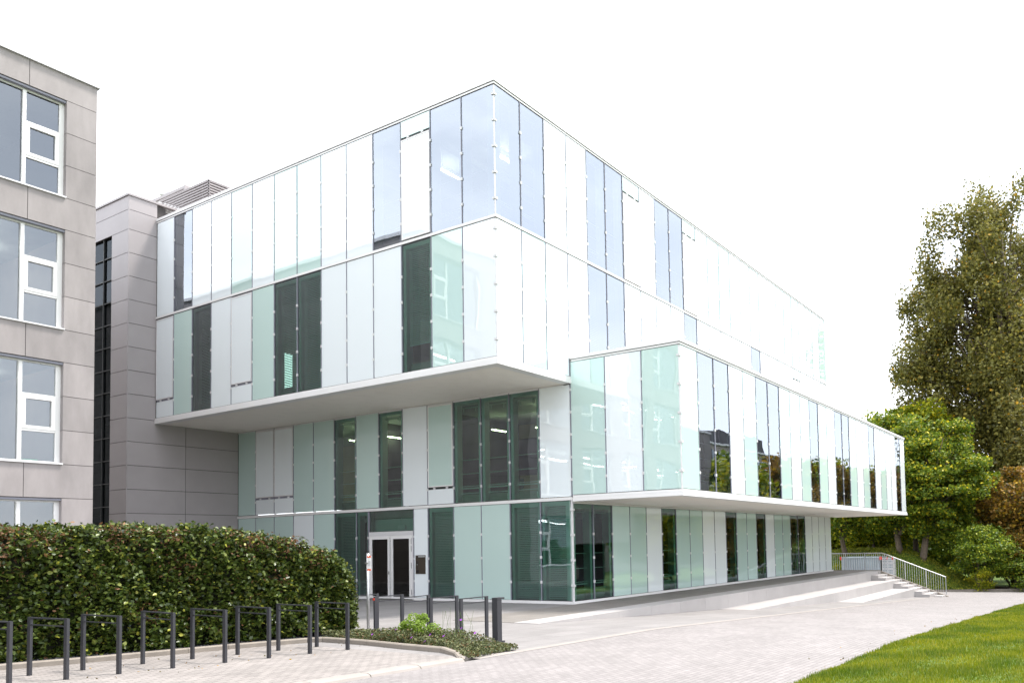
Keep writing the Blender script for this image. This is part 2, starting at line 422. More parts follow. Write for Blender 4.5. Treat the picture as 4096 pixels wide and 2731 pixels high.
# grass blades
def grass_blades():
    nb = 270000
    x = -13.5 + 46*rng.random(nb)**1.9
    yr = -15.7 + .081*(x+22.8) - 3.4
    y = -11.99 + (yr+11.99)*rng.random(nb) + np.where(rng.random(nb) < .02, .05, 0)
    z = np.where(x < -6, .018*(-6-x), -.043*(x+6)) + np.interp(y, [-60, -17, -12.35, -12.0], [.2, .1, .055, .01])
    near = np.clip(1-(x+13)/40, .35, 1)
    h = rng.uniform(.025, .065, nb)*(1+.5*(1-near))*(1+.45*np.sin(x*2.1+y*3.3)*np.sin(x*.9-y*1.7))
    wd = rng.uniform(.004, .007, nb)*(1+3.5*(1-near))
    a = rng.uniform(0, 2*np.pi, nb); l = rng.uniform(0, .8, nb)
    dx, dy = np.cos(a), np.sin(a)
    tx, ty = np.cos(a+1.3), np.sin(a+1.3)
    V = np.stack([np.stack([x-dx*wd, y-dy*wd, z-.004], 1), np.stack([x+dx*wd, y+dy*wd, z-.004], 1), np.stack([x+tx*h*l, y+ty*h*l, z+h], 1)], 1).reshape(-1, 3)
    me = bpy.data.meshes.new('grass')
    me.vertices.add(nb*3); me.vertices.foreach_set('co', V.astype(np.float32).ravel())
    me.loops.add(nb*3); me.loops.foreach_set('vertex_index', np.arange(nb*3, dtype=np.int32))
    me.polygons.add(nb); me.polygons.foreach_set('loop_start', np.arange(0, nb*3, 3, dtype=np.int32))
    me.update()
    o = bpy.data.objects.new('grass', me); COL.objects.link(o); me.materials.append(M['grass'])
    tag(o, 'bright green short grass of the lawn beside the road', 'grass', kind='stuff')
grass_blades()

# mound behind the stairs
def mound_z(x, y):
    t = min(1, max(0, (y+8.3-.25*(x-48))/8.5)); t = t*t*(3-2*t)
    e = min(1, max(0, (x-45.8)/5.0)); e = e*e*(3-2*e)
    return -2.42 + 3.3*t*e + .12*math.sin(x*1.3)*math.cos(y*.9)*t*e
mb = MB(); nx, ny = 50, 60
for i in range(nx+1):
    for j in range(ny+1):
        x = 44.5+(95-44.5)*(i/nx)**1.3; y = -14+44*j/ny
        mb.v.append((x, y, mound_z(x, y)))
for i in range(nx):
    for j in range(ny):
        a = i*(ny+1)+j; mb.f.append((a, a+ny+1, a+ny+2, a+1))
mb.build('mound', 'turf', smooth=True)['kind'] = 'structure'

# ------------------------------------------------------------------ glass building
z1, z2, z3, z4, ZR = 3.6, 7.70, 12.15, 16.42, 8.40
XA, YG, LX, L2, BY = -3.87, 18.98, 29.37, 31.75, -4.21
PX, PY = (LX-XA)/26, YG/14
GB = thing('glass_building', 'long white and mint glass building with overhanging upper storeys and clear corner windows', 'building', (0, 0, 0))
class Fac:
    """maps facade coordinates: u along, w outwards, z up"""
    def __init__(s, axis, plane): s.axis = axis; s.pl = plane
    def box(s, mb, u0, u1, w0, w1, za, zb):
        if s.axis == 'x': mb.box(s.pl-w0, s.pl-w1, u0, u1, za, zb)
        else: mb.box(u0, u1, s.pl-w0, s.pl-w1, za, zb)
    def quad(s, mb, u0, u1, w, za, zb):
        if s.axis == 'x': mb.poly([(s.pl-w, u1, za), (s.pl-w, u0, za), (s.pl-w, u0, zb), (s.pl-w, u1, zb)])
        else: mb.poly([(u0, s.pl-w, za), (u1, s.pl-w, za), (u1, s.pl-w, zb), (u0, s.pl-w, zb)])
    def pt(s, u, w, z): return (s.pl-w, u, z) if s.axis == 'x' else (u, s.pl-w, z)
MUL = []      # (distance, MB, name)
CAMP = Vector((-22.8, -15.7, 2))
def mullion(F, u, za, zb, clips=True, wd=.03, inner=False):
    b = MB(); F.box(b, u-wd, u+wd, -.09, -.014, za+.001, zb-.001); F.box(b, u-.014, u+.014, -.0139, .014, za+.001, zb-.001); b.nf = len(b.f)
    if inner: F.box(b, u-wd-.02, u+wd+.02, -.2, -.091, za+.001, zb-.001)
    if clips:
        n = max(2, round((zb-za)/.82)); st = (zb-za)/n
        for k in range(n-1 if zb-za > 3 else n):
            zc = za + st*(k+.75)
            F.box(b, u-.038, u+.038, -.0135, .026, zc-.045, zc+.045)
    p = Vector(F.pt(u, 0, (za+zb)/2)); MUL.append(((p-CAMP).length, b))
def opaque(F, u0, u1, za, zb, kind, g=.022):
    b = MB(); F.box(b, u0+g, u1-g, -.03, 0, za+.012, zb-.012)
    c = F.pt((u0+u1)/2, 0, (za+zb)/2)
    return b.build('white_glass_panel' if kind == 'W' else 'mint_glass_panel', 'white_pane' if kind == 'W' else 'mint_pane', GB)
def far(F, u): return (Vector(F.pt(u, 0, 6))-CAMP).length > 42
def clearwin(F, u0, u1, za, zb, blind=0, up=.45, rails=True, deep=.34, glass='clear'):
    g = .02
    b = MB(); F.quad(b, u0+g, u1-g, -.008, za+.012, zb-.012)
    o = b.build('window', glass, GB)
    r = MB()      # reveal box
    F.box(r, u0+.035, u0+.15, -deep, -.06, za+.02, zb-.02); F.box(r, u1-.15, u1-.035, -deep, -.06, za+.02, zb-.02)
    F.box(r, u0+.15, u1-.15, -deep, -.06, zb-.16, zb-.02)
    r.build('reveal', 'reveal', o)
    if blind:
        s = MB(); zt = zb-.2; zbm = zt-(zt-za-.05)*blind; z = zt; i = 0
        while z > zbm:
            n = len(s.v); a, c = u0+.17, u1-.17
            s.v += [F.pt(a, -.20, z), F.pt(c, -.20, z), F.pt(c, -.178, z-.052), F.pt(a, -.178, z-.052)]
            s.f.append((n, n+1, n+2, n+3)); z -= .064
        for uu in (u0+.35, u1-.35): F.box(s, uu-.004, uu+.004, -.152, -.148, zbm, zt)
        F.box(s, u0+.17, u1-.17, -.21, -.15, zt+.02, zt+.08)
        F.box(s, u0+.17, u1-.17, -.2, -.16, zbm-.05, zbm-.02)
        s.build('blind', 'blind', o)
    else:
        t = MB(); F.box(t, u0+.25, u1-.2, -.2, -.15, zb-.30, zb-.27)
        for uu in (u0+.38, u1-.38): F.box(t, uu-.012, uu+.012, -.19, -.16, zb-.44, zb-.30)
        t.build('blind_rail', 'blind', o)
    if up:
        c = MB(); F.box(c, u0+.15, u1-.15, -deep, -.28, za+.02, za+up*.72); c.build('upstand', 'raw_concrete', o)
    if rails and not blind:
        for dz, rr in ((.55, .028), (.63, .013), (1.1, .013), (1.62, .013)):
            t = MB()
            if rr > .02: F.box(t, u0+.1, u1-.05, -.28, -.22, za+dz-.2, za+dz-.17); F.box(t, u0+.1, u1-.05, -.24, -.19, za+dz-.02, za+dz+.02)
            else: t.tube([F.pt(u0+.12, -.21, za+dz), F.pt(u1-.06, -.21, za+dz)], rr, 6)
            t.build('sill_bar' if rr > .02 else 'handrail', 'rail', o)
        t = MB(); F.box(t, u0+.13, u0+.29, -.24, -.20, za+.07, za+.27)
        for du in (.17, .25):
            for dz in (.11, .22): F.box(t, u0+du-.012, u0+du+.012, -.20, -.192, za+dz-.012, za+dz+.012)
        t.build('bracket', 'rail', o)
    return o
def casement(F, u0, u1, za, zb, fixed_h, at_top, kind, fixed_kind, dark=True):
    """opening light with a fixed pane above or below"""
    if at_top: fa, fb, ca, cb = zb-fixed_h, zb, za, zb-fixed_h
    else: fa, fb, ca, cb = za, za+fixed_h, za+fixed_h, zb
    opaque(F, u0, u1, fa + (.03 if at_top else 0), fb-(0 if at_top else .03), fixed_kind)
    fr = MB(); e = .045
    d0 = .035 if dark else .02
    u0i, u1i, zi, zj = u0+d0, u1-d0, ca+.05, cb-.05
    for (a, c, d, f) in ((u0i, u0i+e, zi, zj), (u1i-e, u1i, zi, zj), (u0i+e, u1i-e, zi, zi+e), (u0i+e, u1i-e, zj-e, zj)):
        F.box(fr, a, c, -.05, .022, d, f)
    o = fr.build('casement_window', 'white' if dark else 'alu_light', GB)
    p = MB(); F.box(p, u0i+e, u1i-e, -.03, .008, zi+e, zj-e); p.build('pane', 'white_pane' if kind == 'W' else 'mint_pane', o)
    k = MB(); zt = cb if at_top else ca
    F.box(k, u0+.01, u1-.01, -.06, -.02, zt-.05, zt+.05)
    k.build('gasket', 'gasket' if dark else 'alu', o)
    c = MB()
    for uu in (u0+.35, u1-.35): F.box(c, uu-.045, uu+.045, -.02, .025, zt-.035, zt+.035)
    c.build('clip', 'clipmat', o)
    b = MB(); F.box(b, u0+.01, u1-.01, -.12, -.062, ca, cb); b.build('backing', 'gasket', o)
def run(F, us, za, zb, spec, blinds=None, glass='clear'):
    for i, k in enumerate(spec):
        u0, u1 = us[i], us[i+1]
        if u0 > u1: u0, u1 = u1, u0
        if k in 'WG': opaque(F, u0, u1, za, zb, k)
        elif k == 'D': clearwin(F, u0, u1, za, zb, rails=not far(F, u0), glass=glass)
        elif k == 'B': clearwin(F, u0, u1, za, zb, blind=(blinds or {}).get(i, .98), glass=glass)
        elif k == 'o': casement(F, u0, u1, za, zb, .72, False, 'W', 'W', False)
        elif k == 'g': casement(F, u0, u1, za, zb, .62, False, 'G', 'W', True)
        elif k == 't': casement(F, u0, u1, za, zb, .62, True, 'W', 'G', True)
        elif k == '-': pass
    for i, u in enumerate(us[1:-1]): mullion(F, u, za, zb)
UL = Fac('x', XA); UR = Fac('y', 0.0); GL = Fac('x', 0.0); GR = Fac('y', 0.0); ML = Fac('x', 0.0); MR = Fac('y', BY)
usl = [YG-PY*i for i in range(15)]; usl[-1] = .03; usl[0] = YG-.02
usr = [XA+PX*i for i in range(27)]; usr[0] += .03; usr[-1] -= .02
B9 = .05   # half thickness of floor bands
run(UL, usl, z3+B9, z4-.10, 'WDWWGWGGWWDtDD', glass='sky_bright_clear')
run(UL, usl, z2+.10, z3-B9, 'oGBWoGBBWWWBGW', {11: .78})
run(UR, usr, z3+B9, z4-.10, 'DDWWDDtWDDtWGGWWGWWGGGWGWG', glass='sky_bright_clear')
run(UR, usr, z2+.10, z3-B9, 'WGWWBBWWWWBWWWWWBWWWWtWWWW', glass='sky_bright_clear')
usg = [YG-PY*i for i in range(15)]; usg[0] = YG-.02; usg[-1] = .02
run(GL, usg, z1+.07, z2-.16, 'GooGGDGDWgDDDW')
usg2 = usg[:7] + [10.13]
run(GL, usg2, .10, z1-.05, 'GGGWGBD')
run(GL, [10.13, 7.55, 6.78], .10, z1-.05, '-W')
run(GL, [6.78, 5.44, 4.08, 2.73, 1.37, .10], .10, z1-.05, 'BGGBB')
mullion(GL, 10.13, .10, z1-.05, wd=.05); mullion(GL, 6.78, .10, z1-.05)
usb = [0, -1.40, -2.81, BY+.03]
run(ML, usb, z1+.12, ZR-.09, 'GWG'); mullion(ML, .0, z1+.07, ZR-.09)
usm = [L2/25*i for i in range(26)]; usm[0] += .03; usm[-1] -= .03
run(MR, usm, z1+.12, ZR-.09, 'GDDWGDDGWGDGWDDGWGDWGWWDW', glass='sky_bright_clear')
usq = [LX/23*i for i in range(24)]; usq[0] += .05; usq[-1] -= .03
run(GR, usq, .10, z1-.16, 'DDGGWDGGWWDGGDWGGDDWWWW')
MUL.sort(key=lambda t: t[0])
def clipmats(o, flags):
    o.data.materials.append(M['clipmat'])
    for p, fl in zip(o.data.polygons, flags): p.material_index = fl
for d, b in MUL[:96]: clipmats(b.build('mullion', 'alu', GB), [int(i >= b.nf) for i in range(len(b.f))])
rest = MB(); flg = []
for d, b in MUL[96:]:
    n = len(rest.v); rest.v += b.v; rest.f += [tuple(i+n for i in f) for f in b.f]; flg += [int(i >= b.nf) for i in range(len(b.f))]
part = rest.build('far_mullions', 'alu', GB); part['kind'] = 'stuff'; clipmats(part, flg)
# corner posts with their angle clips
def corner(x, y, za, zb, name='corner_post'):
    b = MB(); b.box(x+.012, x+.07, y+.012, y+.07, za, zb)
    o = b.build(name, 'alu_light', GB)
    n = max(3, round((zb-za)/.85)); st = (zb-za)/n
    for k in range(n):
        zc = za+st*(k+.62)
        c = MB(); c.prism([(x-.018, y-.018), (x+.10, y-.018), (x+.10, y), (x, y), (x, y+.10), (x-.018, y+.10)], zc-.036, zc+.036)
        c.build('corner_clip', 'clipmat', o)
corner(XA, 0, z3+B9, z4-.1); corner(XA, 0, z2+.1, z3-B9); corner(0, BY, z1+.12, ZR-.09); corner(0, 0, .1, z1-.05)
# bands, copings, soffits, plinth
def lband(name, m, x0, y0, x1, y1, za, zb, out, dep=.14):
    """L shaped strip along the -x face at x0 and the -y face at y0"""
    b = MB()
    b.prism([(x0-out, y0-out), (x1, y0-out), (x1, y0+dep), (x0+dep, y0+dep), (x0+dep, y1), (x0-out, y1)], za, zb)
    return b.build(name, m, GB)
lband('roof_coping', 'white', XA, 0, LX+.02, YG, z4-.02, z4+.09, .035)
lband('roof_coping', 'white', XA, 0, LX+.01, YG, z4-.10, z4-.040, .015)
lband('shadow_line_strip', 'joint', XA, 0, LX, YG, z4-.119, z4-.1005, .006)  # dark strips drawn in as the shadow lines along copings and bands
lband('shadow_line_strip', 'joint', XA, 0, LX, YG, z4-.0395, z4-.0205, .025)
lband('shadow_line_strip', 'joint', XA, 0, LX, YG, z3-.056, z3-.0435, .012)
lband('shadow_line_strip', 'joint', XA, 0, LX, YG, z3+.0435, z3+.053, .006)
lband('shadow_line_strip', 'joint', XA, 0, LX, YG, z2+.0955, z2+.107, .008)
lband('shadow_line_strip', 'joint', 0, BY, L2, -.05, ZR-.106, ZR-.0905, .006)
lband('shadow_line_strip', 'joint', 0, BY, L2, -.05, ZR-.0295, ZR-.0105, .03)
lband('floor_band', 'white', XA, 0, LX, YG, z3-.043, z3+.043, .03)
lband('soffit_edge', 'white', XA, 0, .0, YG, z2-.14, z2+.02, .05, .3)
lband('soffit_edge', 'white', XA, 0, .0, YG, z2+.025, z2+.095, .02, .3)
b = MB(); b.box(LX-.02, LX+.08, -.03, 1, z2+.5, z4+.08); b.build('end_trim', 'white', GB)
b = MB(); b.box(0, .14, -.003, YG, z1-.05, z1+.06)
b.v = [(x-.03 if x < .07 else x, y, z) for x, y, z in b.v]; b.build('floor_band', 'white', GB)
lband('wing_coping', 'white', 0, BY, L2+.03, -.05, ZR-.01, ZR+.10, .045)
lband('wing_coping', 'white', 0, BY, L2+.02, -.05, ZR-.09, ZR-.030, .02)
lband('wing_soffit_edge', 'white', 0, BY, L2+.05, -.04, z1-.10, z1+.03, .05, .3)
lband('wing_soffit_edge', 'white', 0, BY, L2+.03, -.04, z1+.035, z1+.11, .02, .3)
b = MB(); b.box(.3, L2, BY+.3, .3, z1-.09, z1+.0); b.box(L2+.0, L2+.05, BY, 0, z1-.09, z1+.1); b.build('wing_soffit', 'soffit', GB)
b = MB(); b.box(XA+.3, -.0, .3, YG, z2-.13, z2-.02); b.build('soffit', 'soffit', GB)
b = MB(); b.box(0.003, .08, .31, YG-.01, z2-.20, z2-.133); b.build('soffit_trim', 'alu_light', GB)
b = MB(); b.box(.1, LX, -.006, .10, z1-.16, z1-.095); b.build('soffit_trim', 'alu_light', GB)
b = MB(); b.box(-.04, .12, 0, 7.55, .004, .098); b.box(-.04, .12, 10.13, YG, .004, .098); b.box(-.04, LX+.05, -.05, 0, .014, .098); b.build('plinth', 'white', GB)
b = MB(); b.box(0, L2, BY+.14, 0, ZR-.05, ZR); b.build('wing_roof', 'pale', GB)
b = MB(); b.box(XA+.14, LX, .14, YG+3, z4-.06, z4); b.build('roof', 'pale', GB)
# far end walls of the two volumes
b = MB(); b.box(LX-.16, LX-.02, .14, YG, .1, z4-.1); b.build('end_wall', 'panel', GB)
b = MB(); b.box(L2-.16, L2-.01, BY+.15, 0, z1+.12, ZR-.1); b.build('end_wall', 'panel', GB)
# interior slabs, core and ceilings
b = MB(); b.box(.12, LX-.2, .12, YG, -.02, .03); b.build('floor_slab', 'raw_concrete', GB)
b = MB(); b.box(.36, LX-.2, .36, YG, z1-.36, z1-.004); b.box(.36, L2-.3, BY+.36, .30, z1+.12, z1+.2); b.build('floor_slab', 'raw_concrete', GB)
b = MB(); b.box(XA+.36, LX-.2, .36, YG, z2-.02, z2+.12); b.box(.36, LX-.2, .36, YG, z2-.30, z2-.13); b.build('floor_slab', 'ceiling', GB)
b = MB(); b.box(XA+.36, LX-.2, .36, YG, z3-.30, z3+.05); b.build('floor_slab', 'ceiling', GB)
rib = MB(); rib.box(XA+.36, LX-.2, .36, YG, z4-.22, z4-.1)
for i in range(14): rib.box(XA+.36, LX-.2, 1+1.3*i, 1.12+1.3*i, z4-.45, z4-.221)
rib.build('ribbed_ceiling', 'ceiling', GB)
for (x0, za, zb) in ((5.2, .03, z1-.37), (5.6, z1+.1, z2-.31), (2.6, z2+.13, z3-.31), (3.4, z3+.06, z4-.46)):
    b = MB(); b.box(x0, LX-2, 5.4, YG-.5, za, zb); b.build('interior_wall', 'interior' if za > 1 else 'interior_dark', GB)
b = MB()
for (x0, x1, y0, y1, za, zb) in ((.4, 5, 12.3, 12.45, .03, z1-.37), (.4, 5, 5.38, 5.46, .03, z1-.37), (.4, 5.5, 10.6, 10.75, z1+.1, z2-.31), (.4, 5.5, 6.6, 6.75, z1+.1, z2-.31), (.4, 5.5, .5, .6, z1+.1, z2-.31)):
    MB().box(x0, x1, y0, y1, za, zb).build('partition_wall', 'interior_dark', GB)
b = MB(); b.box(.4, 5.1, 7.4, 10.3, z1-1.05, z1-.38); b.build('lobby_bulkhead', 'reveal', GB)
b = MB()
for (x, y, z, ln) in ((2.5, 5.6, 6.75, 1.1), (3.2, 3.9, 6.75, 1.2), (2.2, 1.9, 6.75, 1.2), (1.5, 2.5, 6.75, .9)): b.box(x, x+ln*.8, y, y+.05, z, z+.04)
for (x, y) in ((-1.5, 4.6), (-1.0, 2.2), (1.6, 1.7)): b.box(x, x+1.1, y, y+.06, z4-.62, z4-.57)
for k in range(5): b.box(1.0, 2.0, 8.2+k*2.1, 8.25+k*2.1, 6.75, 6.79)
b.build('strip_light', 'lamp', GB)
b = MB(); b.box(3.4, 3.5, 3.2, 5.3, 4.9, 6.4); b.build('wall_screen', 'screen', GB)
# wing interior
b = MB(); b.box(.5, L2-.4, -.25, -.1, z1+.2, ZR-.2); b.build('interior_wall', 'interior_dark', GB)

# entrance
fr = MB()
fr.box(-.02, .10, 10.03, 10.08, .02, 2.70); fr.box(-.02, .10, 7.58, 7.66, .02, 2.70); fr.box(-.02, .10, 7.66, 10.03, 2.55, 2.70)
dr = fr.build('entrance_door', 'alu_light', GB); dr['label'] = 'white framed double entrance door with tall dark glass leaves'
for (ya, yb) in ((8.86, 10.03), (7.66, 8.83)):
    b = MB(); e = .125
    for (a, c, d, f) in ((ya, ya+e, .04, 2.54), (yb-e, yb, .04, 2.54), (ya+e, yb-e, .04, .12), (ya+e, yb-e, 2.40, 2.54)): b.box(-.035, .03, a, c, d, f)
    b.poly([(0, yb-e, .12), (0, ya+e, .12), (0, ya+e, 2.40), (0, yb-e, 2.40)])
    lf = b.build('door_leaf', 'white', dr)
    me = lf.data; me.materials.append(M['door_glass'])
    me.polygons[len(me.polygons)-1].material_index = 1
b = MB(); b.tube([(-.085, 8.80, .12), (-.085, 8.80, 2.45)], .02, 8); b.box(-.085, -.03, 8.79, 8.81, .2, .24); b.box(-.085, -.03, 8.79, 8.81, 2.3, 2.34); b.build('pull_bar', 'steel', dr)
b = MB(); b.box(-.05, -.036, 8.90, 8.93, 1.0, 1.12); b.build('door_lock', 'black', dr)
b = MB()
for y in (10.03, 7.645):
    for z in (.3, 1.35, 2.0, 2.3): b.box(-.045, -.021, y, y+.03, z-.11, z+.11)
b.build('hinge', 'steel', dr)
b = MB(); GL.quad(b, 7.60, 10.06, -.008, 2.72, z1-.062); o = b.build('window', 'clear', GB); o['label'] = 'wide clear transom window over the entrance door'
b = MB(); b.box(.3, .34, 8.35, 8.75, 2.78, 2.95); b.build('exit_sign_box', 'rail', GB)
b = MB(); b.box(.31, .33, 8.54, 8.56, 2.95, 3.23); b.build('hanger', 'rail', GB)
# intercom plate with its small marks
b = MB(); b.box(-.022, -.001, 6.93, 7.45, 1.02, 1.74); ic = b.build('intercom', 'intercom', GB); ic['label'] = 'dark bronze intercom plate with call buttons beside the entrance door'
b = MB(); b.tube([(-.03, 7.36, 1.65), (-.022, 7.36, 1.65)], .028, 12); b.box(-.026, -.0225, 7.28, 7.41, 1.07, 1.17)
for k in range(5): b.box(-.026, -.0225, 7.30, 7.42, 1.50-.028*k, 1.512-.028*k)
for k in range(4): b.box(-.026, -.0225, 7.32, 7.40, 1.30-.03*k, 1.31-.03*k)
b.build('call_buttons', 'black', ic)
b = MB(); b.box(-.03, -.0225, 6.95, 7.30, 1.675, 1.70); b.tube([(-.028, 7.36, 1.38), (-.022, 7.36, 1.38)], .013, 8); b.build('light_strip', 'rail', ic)

# chairs standing inside the first floor
def chair():
    t = thing('chair', 'dark green shell chair inside the middle first floor window', 'chair', (1.15, 3.35, z1+.1), 'chairs behind the first floor windows')
    b = MB(); n = 6
    pts = [(-.22, .46), (-.05, .44), (.10, .45), (.2, .52), (.26, .68), (.29, .86)]
    for i in range(len(pts)-1):
        (a, za), (c, zc) = pts[i], pts[i+1]
        wa = .22 if i < 4 else .20; wc = .22 if i < 3 else (.2 if i < 4 else .15)
        k = len(b.v)
        b.v += [(a, -wa, za), (c, -wc, zc), (c, wc, zc), (a, wa, za), (a, -wa, za-.012), (c, -wc, zc-.012), (c, wc, zc-.012), (a, wa, za-.012)]
        b.f += [(k, k+1, k+2, k+3), (k+7, k+6, k+5, k+4), (k, k+4, k+5, k+1), (k+3, k+2, k+6, k+7)]
    s = b.build('seat_shell', 'chair', smooth=True); s.parent = t
    for sx in (-1, 1):
        for sy in (-1, 1):
            l = MB().tube([(sx*.12, sy*.12, .44), (sx*.2, sy*.21, .40), (sx*.24, sy*.24, 0)], .011, 6).build('leg', 'rail'); l.parent = t
    t.rotation_euler.z = R(0)
    return t
ch = chair()
for (x, y, a, lb) in ((1.1, 1.75, 35, 'dark green shell chair inside the window nearest the white panel'), (1.9, 2.2, 150, 'dark shell chair further back inside the first floor room')):
    c = copy_tree(ch); c.location = (x, y, z1+.1); c.rotation_euler.z = R(a); c['label'] = lb

# ------------------------------------------------------------------ grey clad connecting wing
CX = -5.07
W = thing('panel_clad_wing', 'grey metal panelled stair wing between the concrete block and the glass building', 'building', (CX, YG, 0))
def panels(mb, axis, pl, us, zs, t=.03, g=.010):
    for i in range(len(us)-1):
        for j in range(len(zs)-1):
            a, c, d, f = us[i]+g, us[i+1]-g, zs[j]+g, zs[j+1]-g
            if i == 0: a = us[0]
            if i == len(us)-2: c = us[-1]
            if axis == 'y': mb.box(a, c, pl, pl+t, d, f)
            else: mb.box(pl, pl+t, a, c, d, f)
jz = [-.1, .72, 1.71] + [2.71+1.0*k for k in range(14)] + [16.56, 17.16]
b = MB()
lo = [z for z in jz if z < 7.6]
panels(b, 'y', YG, [CX+.031, -2.53, 0.0], lo+[7.70]); hi = [7.70]+[z for z in jz if z > 7.8]
panels(b, 'y', YG, [CX+.031, XA+.0], hi); b.box(CX, CX+.0308, YG, YG+.031, -.1, 17.16)
b.build('cladding', 'panel', W)['label'] = 'grey cladding panels facing the road'
b = MB(); panels(b, 'x', CX, [YG+.032, 20.33], [z for z in jz if z < 15.8]); panels(b, 'x', CX, [YG+.032, 23.5, 28, 34], [15.71, 16.56, 17.16])
b.build('cladding', 'panel', W)
b = MB(); b.box(CX+.05, .6, YG+.05, YG+.3, -.1, 16.30); b.box(CX+.05, XA+.4, YG+.05, YG+.3, 16.3, 17.1); b.box(CX+.05, CX+.3, YG+.3, 20.30, -.1, 15.69); b.box(CX+.05, CX+.3, YG+.3, 34, 15.75, 17.1); b.build('wall_core', 'joint', W)
b = MB(); b.prism([(CX-.05, YG-.05), (3, YG-.05), (3, YG+.2), (CX+.2, YG+.2), (CX+.2, 34), (CX-.05, 34)], 17.162, 17.25); b.build('coping', 'panel', W)
b = MB(); b.box(CX+.2, 6, YG+.2, 34, 17.0, 17.15); b.build('roof', 'pale', W)
b = MB(); b.poly([(CX+.12, 34, -.1), (CX+.12, 20.36, -.1), (CX+.12, 20.36, 15.69), (CX+.12, 34, 15.69)]); gl = b.build('stair_glazing', 'dark_glass', W)
b = MB()
for k in range(17): b.box(CX+.06, CX+.12, 20.36, 34, k*.98+.1, k*.98+.14)
for k in range(12): b.box(CX+.05, CX+.115, 21.1+k*1.1, 21.14+k*1.1, -.1, 15.69)
b.build('glazing_bars', 'gasket', gl)
b = MB()
for k in range(4): b.box(CX+.4, 2, 20.5, 33, 3.9*k+3.4, 3.9*k+3.7); 
for k in range(8): b.box(CX+1.2, CX+1.8, 20.6+.25*k, 20.85+.25*k, 8+.2*k, 8.06+.2*k)
b.box(2, 2.1, 20.5, 34, 0, 15.7); b.box(CX+.3, 2, 34, 34.1, -.1, 17.1); b.build('landing', 'interior_dark', W)

# rooftop plant
t = thing('louvred_plant_screen', 'grey horizontally louvred plant enclosure on the roof left of the glass facade', 'plant screen', (-2.3, 17.7, z4))
b = MB()
for k in range(17):
    z = z4+.1+k*.122
    b.box(-2.3, -2.26, 17.7, 21.6, z, z+.05); b.box(-2.3, 2.2, 17.7, 17.74, z, z+.05)
b.build('louvre_blades', 'panel', t)
b = MB()
for (x, y) in ((-2.28, 17.72), (-2.25, 18.25), (-2.25, 21.5), (-1.6, 17.77), (2.1, 17.77)): b.box(x, x+.05, y, y+.05, z4, z4+2.1)
b.box(-2.31, 2.21, 17.69, 21.61, z4+2.1, z4+2.14); b.build('frame', 'panel', t)
t = thing('rooftop_unit', 'white sloped rooftop ventilation box standing behind the louvred screen', 'ventilation unit', (-.9, 21.8, z4))
b = MB(); b.prism([(-.9, 21.9), (2.4, 21.9), (2.4, 26.5), (-.9, 26.5)], z4, [19.7, 19.7, 19.7, 19.7]); b.build('housing', 'white', t)
b = MB(); b.box(-.98, 2.5, 21.8, 26.6, 19.7, 19.85); b.box(-1.02, -.94, 21.75, 21.85, 18.4, 19.85); b.build('roof_edge', 'panel', t)
b = MB(); b.tube([(-.3, 24.6, 19.8), (-.3, 24.6, 20.35), (-.3, 25.1, 20.5)], .14, 12); b.build('exhaust_pipe', 'steel', t)

# ------------------------------------------------------------------ concrete building on the left
CB = thing('concrete_building', 'grey pink fair faced concrete block with wide white framed windows at the left edge', 'building', (-10.62, 10, 0))
XR, YC, XL = -10.62, 10.0, -34.0
sills = [.9, 4.64, 8.58, 12.5]; tops = [3.66, 7.62, 11.55, 15.44]
bays = []
x = XR-.84
while x > XL+3: bays.append((x-3.3, x)); x -= 4.3
b = MB(); g = .008; T = .28
cols = []
x = XR
for (a, c) in bays:
    cols.append((c, x)); x = a
cols.append((XL, x))
zcuts = []
for s_, t_ in zip(sills, tops):
    h = (t_-s_)/3; zcuts += [s_, s_+h, s_+2*h, t_]
zcuts = [-.1]+zcuts
for ci, (a, c) in enumerate(cols):
    for j in range(len(zcuts)-1):
        za, zb = zcuts[j], zcuts[j+1]
        if (j % 4) == 0 and ci < len(bays)+1:
            continue
        b.box(a, c, YC, YC+T, za+g, zb-g)
# spandrels (incl. the column width), split at the window mullion line
sp = [(-.1, .9)]+[(tops[i], sills[i+1]) for i in range(3)]+[(tops[3], 16.2)]
for (za, zb) in sp:
    x0 = XR
    for (a, c) in bays:
        xm = c-.98
        b.box(xm+g, x0-(g if x0 != XR else 0), YC, YC+T, za+g, zb-g); x0 = xm
    b.box(XL, x0-g, YC, YC+T, za+g, zb-g)
b.build('front_wall', 'concrete', CB)
b = MB()
for q in range(7):
    for j in range(17): b.box(XR-.28, XR-.0005, YC+T+.002+5*q, YC+T-.006+5*(q+1), -.1+.97*j+g, min(16.2, -.1+.97*(j+1)-g))
b.build('side_wall', 'concrete', CB)
b = MB(); b.box(XL, XR-.29, YC+.05, YC+T-.03, 16.0, 16.19); b.box(XR-.25, XR-.02, YC+.4, 45.1, 0, 16.19)
for (a, c) in cols: b.box(a+.02, c-.02, YC+.02, YC+T+.02, -.1, 16.1)
for (za, zb) in sp: b.box(XL, XR-.03, YC+.02, YC+T+.02, za+.02, zb-.02)
b.build('wall_core', 'joint', CB)
b = MB(); b.prism([(XL, YC-.07), (XR+.07, YC-.07), (XR+.07, 45.3), (XR-.3, 45.3), (XR-.3, YC+.4), (XL, YC+.4)], 16.202, 16.36); b.build('coping', 'alu_light', CB)
b = MB(); b.box(XL, XR-.3, YC+.4, 45.2, 16.05, 16.2); b.box(XL, XR-.3, 44.9, 45.2, 0, 16.2); b.box(XL, XL+.3, YC+.3, 20, 0, 16.2); b.build('roof', 'pale', CB)
for k in range(4):
    b = MB(); b.box(XL+.3, XR-.3, YC+.6, 19.6, tops[k]-.02+.12, tops[k]+.4); b.build('floor_slab', 'ceiling', CB)
